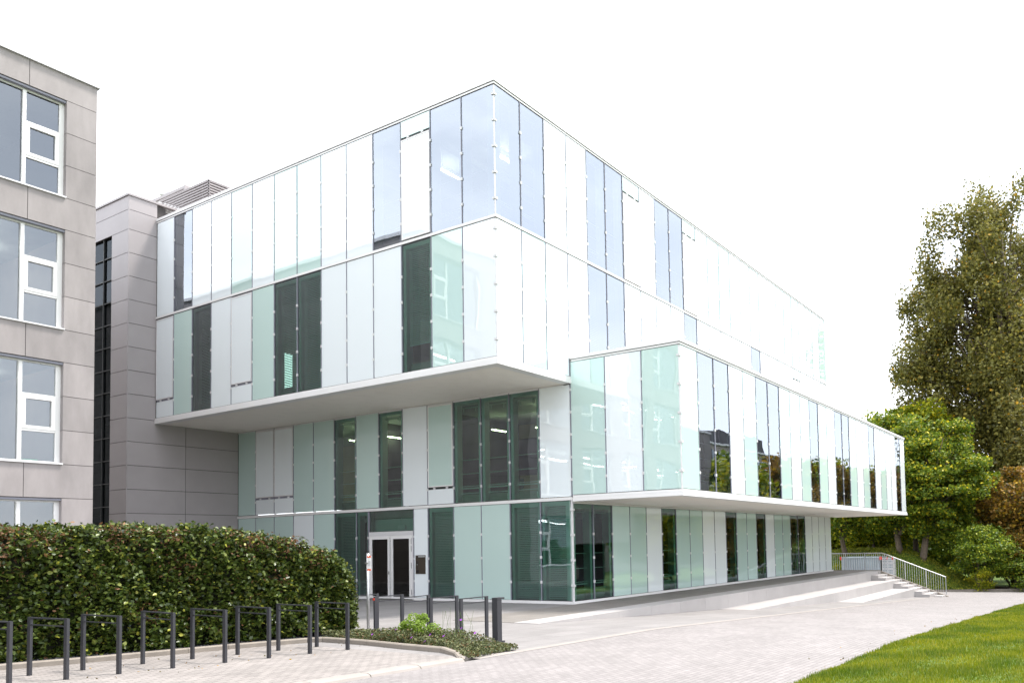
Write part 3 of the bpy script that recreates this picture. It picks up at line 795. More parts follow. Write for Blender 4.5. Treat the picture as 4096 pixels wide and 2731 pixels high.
b = MB(); b.box(XL+.3, XR-.3, 15.6, 15.8, 0, 16); b.box(XR-.5, XR-.3, YC+.4, 15.5, 0, 16); b.build('interior_wall', 'beige_wall', CB)
for bi, (a, c) in enumerate(bays):
    for fi in range(4):
        za, zb = sills[fi], tops[fi]
        xm = c-1.04
        fr = MB(); e = .055; y0, y1 = YC+.16, YC+.24
        fr.box(a, c, y0, y1, zb-e-.06, zb-.06); fr.box(a, c, y0, y1, za+.02, za+e+.02)
        fr.box(a, a+e, y0, y1, za+.0751, zb-.1151); fr.box(c-.13, c, y0, y1, za+.0751, zb-.1151)
        fr.box(xm-.045, xm+.045, y0-.03, y1, za+.0751, zb-.1151)
        h = zb-za
        t1, t2 = za+h*.655, za+h*.315
        for tz in (t1, t2): fr.box(xm+.045, c-.13, y0-.01, y1, tz-.03, tz+.03)
        # opening light
        if True:
            u0, u1, q0, q1 = xm+.055, c-.14, t2+.035, t1-.035
            for (p, q, r_, s_) in ((u0, u0+.09, q0, q1), (u1-.09, u1, q0, q1), (u0+.09, u1-.09, q0, q0+.09), (u0+.09, u1-.09, q1-.09, q1)):
                fr.box(p, q, y0-.025, y1-.02, r_, s_)
        wo = fr.build('window', 'white', CB)
        MB().poly([(a+e, YC+.20, za+.07), (c-e, YC+.20, za+.07), (c-e, YC+.20, zb-.11), (a+e, YC+.20, zb-.11)]).build('glass', 'house_glass', wo)
        MB().box(a-.0, c+.0, YC-.05, YC+.159, za-.01, za+.03).build('sill', 'alu_light', wo)
        MB().box(a, c, YC+.03, YC+.15, zb-.07, zb-.012).build('blind_box', 'alu', wo)
        lm = MB(); lm.box(a+.2, a+1.9, YC+1.6, YC+1.7, zb-.28, zb-.22); lm.box(a+.2, a+2.9, YC+3.4, YC+3.5, zb-.28, zb-.22); lm.build('strip_light', 'lamp_dim' if fi < 3 else 'rail', wo)
b = MB()
for (x, y) in ((-13.5, 12.5), (-14.5, 12.5)): b.tube([(x, y, 16.2), (x, y, 17.1)], .3, 14)
b.tube([(-12.7, 12.2, 16.2), (-12.7, 12.2, 17.5), (-12.7, 13.2, 17.5), (-12.7, 13.2, 16.2)], .04, 6)
b.build('roof_vent', 'alu_light', CB)
# things on the window sills
tag(MB().box(-12.30, -11.95, YC+.35, YC+.6, 4.69, 4.78).build('storage_box', mat('green_plastic', (.03, .55, .16), .5)), 'bright green flat box on the sill of the concrete building window', 'box')

# ------------------------------------------------------------------ stepped terrace and stairs
TR = thing('stepped_terrace', 'pale precast terrace of long deep steps rising along the glass ground floor', 'terrace', (0, -3, 0))
b = MB(); b.box(-6, LX+.1, -2.2, -.051, -1.7, .012); b.build('terrace_paving', 'terrace_slabs', TR)
def wedge(y0, y1, top, xs, xe):
    """long precast block whose underside follows the road"""
    b = MB(); n = 0; x = xs
    while x < xe-.01:
        x2 = min(xe, x+2.0)
        b.box(x+.004, x2-.004, y0, y1, -1.75, top); x = x2
    return b
wedge(-3.0, -2.2, .016, -6, LX+.1).build('edge_block', 'pale', TR)
wedge(-4.28, -3.002, -.484, 5.2, LX+.1).build('long_step', 'pale', TR)
wedge(-5.45, -4.282, -.94, 15.7, LX+.1).build('long_step', 'pale', TR)
SX0, SX1 = 27.15, LX+.1
ys = [-3.0, -3.42, -3.84, -4.28, -4.68, -5.06, -5.45, -5.84, -6.2]
for i in (1, 2, 4, 5, 7, 8):
    grp = (i-1)//3
    ztop = -.155*i-.01
    y1 = [-3.002, -4.282, -5.452][grp]
    y0 = y1-.42*((i-1) % 3+1) if True else 0
    pass
tops_ = {1: -.16, 2: -.32, 4: -.64, 5: -.80, 7: -1.09, 8: -1.25}
for i in (1, 2, 4, 5, 7, 8):
    grp = (i-1)//3; k = (i-1) % 3
    base = [-3.002, -4.282, -5.452][grp]
    y0 = base-.42*(k+1); y1 = base-.42*k
    MB().box(SX0+.0, SX1, y0+.002, y1, -1.75, tops_[i]).build('stair_tread', 'pale', TR)
MB().box(SX0+1.2, SX1, -6.75, -6.296, -1.75, -1.42).build('stair_tread', 'pale', TR)
b = MB()
for (y, z) in ((-3.0, -.08), (-3.422, -.24), (-3.842, -.40), (-4.28, -.56), (-4.70, -.72), (-5.12, -.87), (-5.45, -1.01), (-5.87, -1.17), (-6.29, -1.33)):
    b.box(SX1-.55, SX1-.40, y-.012, y-.002, z-.03, z+.03)
b.build('step_light', 'black', TR)
ck = MB()
yA, yB = -2.9, -6.9
ck.v += [(SX1, yA, -1.8), (SX1+.22, yA, -1.8), (SX1+.22, yB, -1.8), (SX1, yB, -1.8), (SX1, yA, .06), (SX1+.22, yA, .06), (SX1+.22, yB, -1.50), (SX1, yB, -1.50)]
ck.f += [(0, 1, 2, 3), (4, 7, 6, 5), (0, 4, 5, 1), (1, 5, 6, 2), (2, 6, 7, 3), (3, 7, 4, 0)]
ck.box(SX1, SX1+.22, -2.9, .4, -1.8, .06)
ck.build('cheek_wall', 'kerb', TR)
RL = thing('stair_railing', 'galvanised steel railing with thin balusters beside the outdoor stairs', 'railing', (SX1+.25, -3, 0))
rx = SX1+.27
hr = MB(); hr.tube([(rx, .35, 1.12), (rx, -3.1, 1.12), (rx, -6.75, -.36), (rx, -6.75, -1.6)], .028, 8); hr.build('handrail', 'steel', RL)
n = 0; y = .3
while y > -6.7:
    top = 1.12 if y > -3.1 else 1.12-(1.48/3.65)*(-3.1-y)
    bot = -.1 if y > -3 else -.1-.39*(-3-y)
    post = n % 9 == 8
    if post: MB().box(rx-.012, rx+.012, y-.03, y+.03, bot-.1, top-.02).build('post', 'steel', RL)
    else: MB().tube([(rx, y, bot), (rx, y, top-.01)], .009, 5).build('baluster', 'steel', RL)
    y -= .135; n += 1

# container and crates beyond the terrace
CT = thing('container', 'grey blue corrugated steel container with red corners behind the stair railing', 'container', (43.5, 0, -1.75))
b = MB(); x0 = 43.5
b.box(x0+.06, x0+2.4, .45, 3.5, -1.75, .5)
for k in range(16): b.box(x0+.0, x0+.058, .55+k*.185, .65+k*.185, -1.7, .42)
b.box(x0-.03, x0+2.45, .40, 3.55, .5, .58); b.build('body', 'container', CT)
b = MB()
for y in (.32, 3.45):
    for z in (.36, -1.75): b.box(x0-.05, x0+.12, y, y+.14, z, z+.26)
b.build('corner_fitting', 'red', CT)
CR = thing('mesh_crates', 'stack of grey slatted crates with red corners next to the container', 'crates', (43.6, -.4, -1.75))
b = MB()
for j in range(2):
    for k in range(5):
        y, z = -.55+j*.44, -1.7+k*.45
        b.box(43.6, 44.4, y, y+.03, z, z+.42); b.box(43.6, 44.4, y+.38, y+.41, z, z+.42)
        b.box(43.57, 43.6, y+.0, y+.41, z, z+.05); b.box(43.57, 43.6, y+.0, y+.41, z+.19, z+.23); b.box(43.57, 43.6, y+.0, y+.41, z+.37, z+.42)
b.build('crate_body', 'alu_light', CR)
MB().box(43.62, 44.38, -.5, .3, -1.7, .5).build('crate_content', 'container', CR)
b = MB()
for y in (-.56, -.14, .28): b.box(43.55, 43.66, y, y+.08, .36, .58)
b.build('corner_fitting', 'red', CR)

# ------------------------------------------------------------------ cycle hoops
def hoop_proto(wd, ht=.885):
    t = thing('cycle_hoop', '', 'cycle stand')
    for s in (-1, 1):
        l = MB().box(-.02, .02, s*wd/2-.04, s*wd/2+.04, -.05, ht).build('post', 'anthracite'); l.parent = t
    l = MB().box(-.02, .02, -wd/2+.04, wd/2-.04, ht-.022, ht-.002).build('top_bar', 'anthracite'); l.parent = t
    l = MB().box(-.011, .011, -wd/2+.04, wd/2-.04, ht-.125, ht-.108).build('lower_bar', 'anthracite'); l.parent = t
    return t
fr_ = [(-17.58, -2.42), (-16.94, -2.62), (-16.25, -2.71), (-15.46, -2.80), (-14.64, -2.92), (-13.89, -3.05), (-13.11, -3.14), (-12.34, -3.25)]
rr_ = [(-17.65, -1.42), (-17.01, -1.65), (-16.30, -1.76), (-15.41, -1.84), (-14.62, -1.97), (-13.84, -2.09), (-13.06, -2.19), (-12.27, -2.29)]
lab = ['dark grey cycle hoop cut off by the left picture edge', 'dark grey cycle hoop second from the left edge before the hedge', 'dark grey cycle hoop third from the left edge before the hedge',
       'dark grey cycle hoop fourth from the left edge before the hedge', 'dark grey cycle hoop fifth from the left edge before the hedge', 'dark grey cycle hoop sixth from the left edge before the hedge',
       'dark grey cycle hoop seventh from the left, before the right part of the hedge', 'last dark grey cycle hoop of the hedge row, at the rounded hedge end']
hp = None
for i, (f, r_) in enumerate(zip(fr_, rr_)):
    o = hoop_proto(.99) if hp is None else copy_tree(hp)
    if hp is None: hp = o
    mx_, my = (f[0]+r_[0])/2, (f[1]+r_[1])/2
    o.location = (mx_, my, zr(mx_)+.004)
    o.rotation_euler.z = math.atan2(r_[1]-f[1], r_[0]-f[0])-math.pi/2
    o['label'] = lab[i]; o['group'] = 'cycle hoops in front of the hedge'
nr = [(-10.14, .10), (-10.14, -.74), (-10.17, -1.61), (-10.18, -2.46), (-10.16, -3.30), (-10.12, -4.12)]
lab = ['dark grey plaza cycle hoop mostly hidden behind the hedge end', 'dark grey plaza cycle hoop just right of the signpost', 'dark grey plaza cycle hoop before the entrance door, with a red sticker',
       'dark grey plaza cycle hoop behind the lime green shrub', 'dark grey plaza cycle hoop second from the bollard', 'dark grey plaza cycle hoop nearest the thick bollard']
hp2 = None
for i, (x, y) in enumerate(nr):
    o = hoop_proto(.80) if hp2 is None else copy_tree(hp2)
    if hp2 is None: hp2 = o
    o.location = (x+.40, y, zr(x+.4)+.003); o.rotation_euler.z = math.pi/2
    o['label'] = lab[i]; o['group'] = 'cycle hoops on the plaza'
    if i in (1, 2):
        s = MB().box(-.025, -.0205, -.03, .03, 0, .05).build('sticker', 'red'); s.parent = o; s.location = (0, .40, .80); s.rotation_euler.z = R(0)
        s.location = (0, .425, .80); s.rotation_euler.z = -math.pi/2
BL = thing('bollard', 'thick square anthracite bollard with cap and foot plate on the plaza', 'bollard', (-10.06, -5.03, zr(-10.06)))
MB().box(-10.13, -9.99, -5.10, -4.96, .0, .95).build('post', 'anthracite', BL)
MB().box(-10.132, -9.90, -5.102, -4.958, .952, .985).build('cap', 'anthracite', BL)
MB().box(-10.132, -9.90, -5.102, -4.958, .06, .11).build('foot_plate', 'anthracite', BL)
# sign pole
SP = thing('sign_pole', 'thin galvanised signpost with small red and white plate beside the hedge', 'signpost', (-9.86, -1.02, .07))
MB().tube([(-9.86, -1.02, 0), (-9.86, -1.02, 1.93)], .032, 14).build('pole', 'steel', SP, smooth=True)
MB().tube([(-9.86, -1.02, 1.93), (-9.86, -1.02, 1.97)], .038, 14).build('cap', 'black', SP)
pl = MB().box(-9.90, -9.894, -1.17, -1.045, 1.52, 1.86).build('sign_plate', 'paper', SP)
bb = MB(); bb.box(-9.904, -9.9005, -1.17, -1.045, 1.52, 1.56); bb.box(-9.904, -9.9005, -1.17, -1.045, 1.82, 1.86); bb.build('red_band', 'orange', pl)
bb = MB()
for k in range(6): bb.box(-9.903, -9.9005, -1.155, -1.065-.01*(k % 3), 1.63+.02*k, 1.636+.02*k)
bb.build('small_print', 'alu', pl)
MB().box(-9.91, -9.82, -1.07, -.97, 1.68, 1.71).build('clamp', 'steel', SP)

# ------------------------------------------------------------------ planter kerb, hedge and plants
KB = thing('planter_kerb', 'raised concrete kerb bordering the hedge and the flower bed', 'kerb', (-12, -2, 0))
path = [(-30, 1.0), (-17.0, -.55), (-15.8, -.80), (-14.9, -.93), (-13.4, -1.12), (-11.85, -1.45), (-11.62, -1.62), (-11.60, -2.35), (-11.62, -2.95), (-11.78, -4.1), (-11.86, -5.2), (-12.1, -5.75), (-12.45, -6.2)]
hts = [.1]*11 + [.07, .01]
def kerbrun(path, hts, wdt=.10):
    b = MB(); P = [Vector(p) for p in path]; n = len(P); off = []
    for i in range(n):
        d = (P[min(i+1, n-1)]-P[max(i-1, 0)]).normalized(); off.append(Vector((-d.y, d.x)))
    for i in range(n-1):
        seg = (P[i+1]-P[i]).length; k = max(1, round(seg/1.0))
        for s in range(k):
            t0, t1 = s/k+.004/seg, (s+1)/k-.004/seg
            a, c = P[i].lerp(P[i+1], t0), P[i].lerp(P[i+1], t1)
            oa, oc = off[i].lerp(off[i+1], t0)*wdt, off[i].lerp(off[i+1], t1)*wdt
            ha, hc = hts[i]+(hts[i+1]-hts[i])*t0, hts[i]+(hts[i+1]-hts[i])*t1
            za, zc = zr(a.x), zr(c.x)
            nn = len(b.v)
            for (q, o_, zz, h) in ((a, oa, za, ha), (c, oc, zc, hc)):
                b.v += [(q.x, q.y, zz-.1), (q.x, q.y, zz+h-.02), (q.x+o_.x*.2, q.y+o_.y*.2, zz+h), (q.x+o_.x, q.y+o_.y, zz+h), (q.x+o_.x, q.y+o_.y, zz-.1)]
            for j in range(4): b.f.append((nn+j, nn+j+1, nn+5+j+1, nn+5+j))
            b.f.append((nn, nn+4, nn+3, nn+2, nn+1)); b.f.append((nn+5, nn+6, nn+7, nn+8, nn+9))
    return b
kerbrun(path, hts).build('kerb_stones', 'kerb', KB)
kerbrun([(-12.35, -6.18), (-11.6, -6.32), (-11.0, -6.42)], [.035, .02, .012], .12).build('kerb_stones', 'gutter', KB)
bed = MB()
bed.poly([(-30, 1.05, zr(-30)+.06), (-17, -.47, zr(-17)+.06), (-14.9, -.85, zr(-15)+.06), (-11.75, -1.4, zr(-11.7)+.06), (-9.95, -.9, zr(-9.9)+.03), (-9.6, .9, zr(-9.6)+.03), (-9.9, 2.0, .1), (-30, 3.5, zr(-30)+.06)])
bed.poly([(-11.55, -1.5, .16), (-11.5, -2.4, .16), (-11.7, -4.1, .16), (-11.8, -5.2, .155), (-12.3, -6.12, .125), (-11, -6.3, .095), (-10.55, -5.2, .10), (-10.5, -1.2, .10)])
bed.build('gravel_bed', 'earth')['kind'] = 'structure'
# gravel stones
def stones():
    n = 5000
    t = rng.random(n); x = -19+7.3*t; y0 = np.interp(x, [-30, -17, -15.8, -14.9, -13.4, -11.85], [1.0, -.55, -.8, -.93, -1.12, -1.45])+.1
    y = y0+.02+.40*rng.random(n)
    C = np.stack([x, y, .018*(-6-x)+.065+.02*rng.random(n)], 1)
    o = leaves('gravel', C, .035, 'earth', shape='diamond', aspect=1.2)
    tag(o, 'dark gravel strip between kerb and hedge', 'gravel', kind='stuff')
stones()
HG = thing('hedge', 'tall trimmed beech hedge with green and some brown leaves and a rounded end', 'hedge', (-14, .1, .15))
def hedge_top(x): return np.interp(x, [-30, -17, -14, -12.8, -11.8, -10.9, -10.35, -10.0, -9.8], [2.45, 2.42, 2.44, 2.36, 2.20, 1.98, 1.70, 1.30, .75])
def hedge_front(x): return np.interp(x, [-30, -17, -14.9, -13.4, -11.85, -10.6, -10.05, -9.75], [1.5, -.10, -.46, -.64, -.88, -.90, -.62, -.1])
def hedge():
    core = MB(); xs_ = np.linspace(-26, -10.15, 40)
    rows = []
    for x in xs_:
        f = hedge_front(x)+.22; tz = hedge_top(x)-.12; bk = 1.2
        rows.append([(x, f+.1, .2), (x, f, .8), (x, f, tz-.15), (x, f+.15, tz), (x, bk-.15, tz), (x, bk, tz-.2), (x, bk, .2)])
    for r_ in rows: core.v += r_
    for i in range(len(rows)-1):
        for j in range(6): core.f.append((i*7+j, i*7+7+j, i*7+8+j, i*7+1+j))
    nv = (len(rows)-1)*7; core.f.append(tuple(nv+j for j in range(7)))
    core.build('shaded_twig_core', mat('hedge_shadow_twigs', (.018, .020, .010), 1), HG)  # solid dark core, shade between the twigs put into its colour
    def sprays(n, P0, out, k=7, ln=.17):
        """twigs pointing outwards and up, each with a run of leaves"""
        d = out+rng.normal(0, .45, (n, 3)); d[:, 2] += .25; d /= np.linalg.norm(d, axis=1)[:, None]
        t = rng.random((n, k, 1))
        return (P0[:, None, :]+d[:, None, :]*t*ln+rng.normal(0, .028, (n, k, 3))).reshape(-1, 3)
    C = []
    n = 7800; x = -21.5+11.7*rng.random(n)**.8; t = rng.random(n)
    lump = .07*np.sin(x*2.3+t*5)+.06*np.sin(x*6.1-t*8)+.05*np.sin(x*11+t*17)
    dpt = rng.exponential(.09, n)+lump+.04
    z = .22+(hedge_top(x)-.30)*t
    P0 = np.stack([x, hedge_front(x)+dpt+.10*np.clip((t-.92)/.08, 0, 1)**2, z], 1)
    C.append(sprays(n, P0, np.array([[0, -1., 0]])))
    n = 3000; x = -21.5+11.8*rng.random(n)**.85; y = hedge_front(x)+.05+1.35*rng.random(n)
    z = hedge_top(x)+.05*np.sin(x*4+y*3)+.05*np.sin(x*9.1)-.13
    C.append(sprays(n, np.stack([x, y, z], 1), np.array([[0, -.2, 1.]]), ln=.22))
    n = 2600; th = rng.uniform(-1.9, 1.2, n); t = rng.random(n)
    rr = (.56-.38*np.clip((t-.45)/.55, 0, 1)**1.6)-rng.exponential(.05, n)+.05*np.sin(th*5+t*11)
    C.append(sprays(n, np.stack([-10.42+np.cos(th)*rr*.95, .02+np.sin(th)*rr*1.5, .2+1.66*t], 1), np.stack([np.cos(th), np.sin(th), th*0], 1)))
    C = np.concatenate(C)
    # dry patches: a few clusters, most of them along the top
    cl = np.array([(-16.9, .1, 2.35, .5), (-16.2, 0, 2.3, .35), (-15.0, -.3, 2.42, .3), (-13.9, -.4, 1.75, .28), (-14.2, -.4, 2.4, .25), (-12.6, -.6, 2.35, .4), (-11.7, -.7, 2.2, .35), (-11.2, -.7, 1.9, .3), (-14.6, -.4, .85, .22), (-16.6, 0, 1.9, .22), (-15.6, -.2, 1.6, .2), (-12.0, -.7, 1.4, .2), (-18.2, .1, 2.4, .5)])
    pr = np.zeros(len(C))+.02
    for c in cl: pr = np.maximum(pr, .62*np.exp(-((C-c[:3])**2).sum(1)/(c[3]**2)))
    dry = rng.random(len(C)) < pr
    leaves('foliage', C[~dry], .078, 'hedge', HG, 'leaf', up=1.7, aspect=1.4)
    leaves('dry_leaves', C[dry], .07, 'hedge_brown', HG, 'leaf', up=.6, aspect=1.9)
    # loose shoots above the trimmed line
    sh = []
    for k in range(150):
        x = -21+11*rng.random(); y = hedge_front(x)+.1+1.0*rng.random(); h = rng.uniform(.06, .22)
        m = 9; tt = rng.random(m)
        sh.append(np.stack([x+rng.normal(0, .02, m), y+rng.normal(0, .02, m), hedge_top(x)+tt*h], 1))
    leaves('shoots', np.concatenate(sh), .06, 'hedge', HG, 'leaf', up=.5)
    st = MB()
    for k in range(40):
        x = -21+11*k/40; y = hedge_front(x)+.35
        st.tube([(x, y, .1), (x+rnd.uniform(-.1, .1), y+.05, .8), (x+rnd.uniform(-.2, .2), y+.1, 1.6)], [.025, .018, .01], 5)
    st.build('stems', 'bark', HG)
hedge()
# flower bed planting
def bedpts(n):
    out = []
    while len(out) < n:
        y = -6.3+5.0*rng.random(); x = -12.4+2.1*rng.random()
        lo = np.interp(y, [-6.3, -6.12, -5.2, -4.1, -2.4, -1.3], [-12.3, -12.25, -11.72, -11.62, -11.42, -11.4])
        hi = np.interp(y, [-6.4, -6.3, -5.2, -1.3], [-10.95, -10.95, -10.5, -10.4])
        if lo < x < hi: out.append((x, y))
    return np.array(out)
P = bedpts(15000)
hgt = .10+.10*(np.sin(P[:, 0]*5+P[:, 1]*3)*.5+.5)+.10*np.exp(-((P[:, 1]+4.0)/1.1)**2)
hgt *= np.interp(P[:, 1], [-6.4, -5.3, -4.5], [.35, .7, 1])
C = np.stack([P[:, 0], P[:, 1], .13+hgt*rng.random(len(P))], 1)
tag(leaves('ground_cover', C, .045, 'bed', None, 'leaf', up=1.0), 'low leafy ground cover filling the flower bed', 'ground cover', kind='stuff')
SH = thing('lime_shrub', 'small lime green leafy shrub in the flower bed', 'shrub', (-11.05, -3.85, .14))
C = []
for (x, y, z, r_) in ((-11.05, -3.7, .52, .20), (-11.2, -4.0, .45, .16), (-10.95, -4.15, .38, .16), (-11.1, -3.5, .42, .14), (-11.0, -3.9, .60, .12)):
    q = rng.normal(size=(330, 3)); q /= np.linalg.norm(q, axis=1)[:, None]
    C.append(np.array([x, y, z])+q*r_*rng.random((330, 1))**.4)
leaves('foliage', np.concatenate(C), .055, 'lime', SH, 'leaf', up=1.2, aspect=2)
s = MB()
for k in range(12): s.tube([(-11.05, -3.85, .1), (-11.05+rnd.uniform(-.1, .1), -3.85+rnd.uniform(-.2, .2), .3), (-11.05+rnd.uniform(-.2, .2), -3.85+rnd.uniform(-.35, .3), .55)], .005, 4)
s.build('stems', 'stem', SH)
# purple flowers
def flower():
    t = thing('purple_flower', '', 'flower', (0, 0, 0), 'purple flowers in the flower bed')
    b = MB()
    for k in range(5):
        a = 2*math.pi*k/5; c, s_ = math.cos(a), math.sin(a)
        b.poly([(0, 0, .0), (.022*math.cos(a-.5), .022*math.sin(a-.5), .006), (.034*c, .034*s_, .010), (.022*math.cos(a+.5), .022*math.sin(a+.5), .006)])
    p = b.build('petals', 'purple'); p.parent = t; p.location = (0, 0, .06)
    p.rotation_euler = (R(-8), R(-40), 0)
    q = MB().tube([(0, 0, -.1), (0, 0, .058)], .002, 4).build('stalk', 'stem'); q.parent = t
    return t
f0 = None
for i, (x, y, z, lb) in enumerate(((-11.45, -2.95, .30, 'purple flower at the left of the bed, below the signpost'), (-11.15, -3.3, .38, 'purple flower in front of the lime shrub, upper left of it'), (-11.55, -4.15, .30, 'largest purple flower in front of the lime shrub'),
        (-11.3, -4.4, .34, 'purple flower just right of the lime shrub'), (-11.6, -4.55, .25, 'low purple flower close to the kerb'), (-11.3, -4.75, .33, 'purple flower right of the lime shrub, mid height'),
        (-10.75, -4.7, .42, 'purple flower high up before the last plaza hoop'), (-10.7, -4.65, .58, 'topmost purple flower on a tall stalk'), (-10.8, -5.1, .35, 'small purple flower before the bollard'))):
    o = flower() if f0 is None else copy_tree(f0)
    f0 = f0 or o
    o.location = (x, y, z-.06); o['label'] = lb; o.rotation_euler.z = rnd.uniform(-.4, .4)
# tall weed stalks
b = MB()
for k in range(14):
    x, y = -11.3+rnd.uniform(-.2, .4), -5.0+rnd.uniform(-.5, .45); h = rnd.uniform(.25, .75)
    b.tube([(x, y, .12), (x+rnd.uniform(-.05, .05), y+rnd.uniform(-.05, .05), .12+h*.6), (x+rnd.uniform(-.1, .1), y+rnd.uniform(-.12, .12), .12+h)], .0025, 4)
tag(b.build('weed_stalks', 'stem'), 'thin dry weed stalks rising from the flower bed', 'weeds', kind='stuff')
# a few fallen leaves
C = np.stack([rng.uniform(-17, -11, 60), rng.uniform(-3.6, -1.2, 60), np.zeros(60)], 1)
C = C[C[:, 1] < np.interp(C[:, 0], [-17, -11.6], [-.7, -1.6])]
C[:, 2] = .018*(-6-C[:, 0])+.010
tag(leaves('fallen_leaves', C, .034, 'brown', None, 'leaf'), 'brown fallen leaves on the paving under the cycle hoops', 'fallen leaves', kind='stuff')

C = np.stack([rng.uniform(-14, 28, 70), rng.uniform(-11.95, -11.75, 70)+.6*rng.random(70)**3, np.zeros(70)], 1)
C[:, 2] = np.where(C[:, 0] < -6, .018*(-6-C[:, 0]), -.043*(C[:, 0]+6))+.012
tag(leaves('road_leaves', C, .036, 'brown', None, 'leaf'), 'scattered brown leaves on the road along the lawn edge', 'fallen leaves', kind='stuff')
# ------------------------------------------------------------------ trees
def tree(name, label, base, h, crown_c, crown_r, m, nclump=110, per=170, leaf=.26, group=None, trunk_r=.2, fork=False, droop=0, limbs=9, clump_r=1.1, flat=.75, cut=None):
    t = thing(name, label, 'tree', base, group)
    bx, by, bz = base; cx, cy, cz = crown_c
    tr = MB()
    top = (cx, cy, cz+crown_r[2]*.45)
    mid = ((bx+cx)/2+rnd.uniform(-.2, .2), (by+cy)/2+rnd.uniform(-.2, .2), bz+(cz-bz)*.5)
    tr.tube([(bx, by, bz-.3), (bx, by, bz+.3), mid, (cx, cy, cz), top], [trunk_r*1.3, trunk_r, trunk_r*.75, trunk_r*.45, .04], 9)
    ends = []
    for k in range(limbs):
        a = 2*math.pi*k/limbs+rnd.uniform(-.4, .4)
        zs = bz+(cz-bz)*rnd.uniform(.35, .95)
        f = (zs-bz)/max(.1, cz-bz)
        sx, sy = bx+(cx-bx)*f, by+(cy-by)*f
        rr = rnd.uniform(.45, .85); up = rnd.uniform(-.1, .6)
        e = (cx+math.cos(a)*crown_r[0]*rr, cy+math.sin(a)*crown_r[1]*rr, cz+up*crown_r[2])
        if cut is not None and not cut(e): continue
        m1 = (sx+(e[0]-sx)*.45, sy+(e[1]-sy)*.45, zs+(e[2]-zs)*.6)
        tr.tube([(sx, sy, zs), m1, e], [trunk_r*.4, trunk_r*.22, .03], 6)
        for q in range(3):
            e2 = (m1[0]+(e[0]-m1[0])*.5+rnd.uniform(-1, 1)*crown_r[0]*.25, m1[1]+(e[1]-m1[1])*.5+rnd.uniform(-1, 1)*crown_r[1]*.25, m1[2]+rnd.uniform(0, .4)*crown_r[2])
            tr.tube([m1, e2], [trunk_r*.16, .02], 5)
        ends.append(e)
    if fork:
        tr.tube([(bx, by, bz+1.6), (bx+.2, by-.9, bz+3.2), (bx+.4, by-1.3, bz+5.2)], [trunk_r*.7, trunk_r*.5, trunk_r*.3], 8)
    C = []; TW = []
    for k in range(nclump):
        q = rng.normal(size=3); q /= np.linalg.norm(q)
        s = rng.random()**.42
        c = np.array(crown_c)+q*np.array(crown_r)*s
        if c[2] < bz+.6: c[2] = bz+.6+rng.random()*.5
        if cut is not None and not cut(c): continue
        rr = clump_r*rng.uniform(.55, 1.25)
        TW.append(c)
        p = np.clip(rng.normal(size=(per, 3)), -1.65, 1.65)*np.array([rr, rr, rr*flat])*.52
        if droop: p[:, 2] -= np.abs(rng.exponential(droop, per))*(rng.random() < .7)
        C.append(c+p)
    for c in TW:
        f = min(.97, max(.3, (c[2]-bz-.18*abs(c[1]-cy)-.18*abs(c[0]-cx)-1)/max(1, cz+crown_r[2]*.45-bz)))
        zz = bz+(cz+crown_r[2]*.45-bz)*f
        m0 = (bx+(cx-bx)*min(1, f*1.3), by+(cy-by)*min(1, f*1.3), zz)
        tr.tube([m0, ((m0[0]+c[0])/2, (m0[1]+c[1])/2, (m0[2]+c[2])/2+.25), tuple(c)], [trunk_r*.16, trunk_r*.09, .012], 4)
    tr.build('trunk', 'bark', t, smooth=True)
    C = np.concatenate(C)
    leaves('crown', C, leaf, m, t, 'diamond', up=.9, aspect=1.35)
    return t
def bush(name, label, c, r_, m, n=40, per=150, leaf=.16, grp=None, floor=None, cr=.7):
    t = thing(name, label, 'bush', (c[0], c[1], floor if floor is not None else c[2]-r_[2]), grp)
    C = []
    for k in range(n):
        q = rng.normal(size=3); q /= np.linalg.norm(q); cc = np.array(c)+q*np.array(r_)*rng.random()**.4
        C.append(cc+rng.normal(size=(per, 3))*np.array([cr, cr, cr*.45])*.5)
    C = np.concatenate(C)
    fz = floor if floor is not None else -2.3
    C = C[C[:, 2] > fz]
    leaves('foliage', C, leaf, m, t, 'diamond', up=1.2, aspect=1.5)
    s = MB()
    for k in range(10): s.tube([(c[0], c[1], fz-.1), (c[0]+rnd.uniform(-.6, .6)*r_[0], c[1]+rnd.uniform(-.6, .6)*r_[1], c[2]+rnd.uniform(0, .6)*r_[2])], [.05, .015], 5)
    s.build('stems', 'bark', t)
    return t
G1 = 'trees behind the stairs'
tree('maple_tree', 'bright green maple right of the glass wing with a straight trunk on the mound', (50, -1.6, mound_z(50, -1.6)), 12, (51, -2.2, 7.0), (4.4, 4.6, 5.3), 'maple', 230, 320, .24, G1, .30, clump_r=1.15, flat=.5)
tree('maple_tree', 'forked green maple just behind the right end of the glass wing', (50, .3, mound_z(50, .3)), 12, (51.5, 1.2, 7.6), (4.0, 4.4, 5.6), 'maple', 200, 300, .24, G1, .28, fork=True, clump_r=1.15, flat=.5)
tree('yellow_green_tree', 'sunny yellow green tree seen below the wing soffit above the container', (56, 4.0, mound_z(56, 4)), 9, (56, 4.0, 5.5), (3.5, 4.5, 4.2), 'yellow_tree', 130, 160, .26, G1, .18)
tree('dark_stem_tree', 'tree with a dark low branching trunk at the end of the ground floor', (50, 5.0, mound_z(50, 5)-.3), 8, (50, 5.4, 4.6), (2.6, 3.2, 2.4), 'maple', 60, 120, .24, G1, .24)
tree('yellow_green_tree', 'tall yellow topped tree behind the two maples', (60, 1, mound_z(60, 1)), 14, (60, 1.2, 9.2), (5, 5.0, 6), 'yellow_tree', 150, 260, .34, G1, .3, clump_r=1.5, flat=.5)
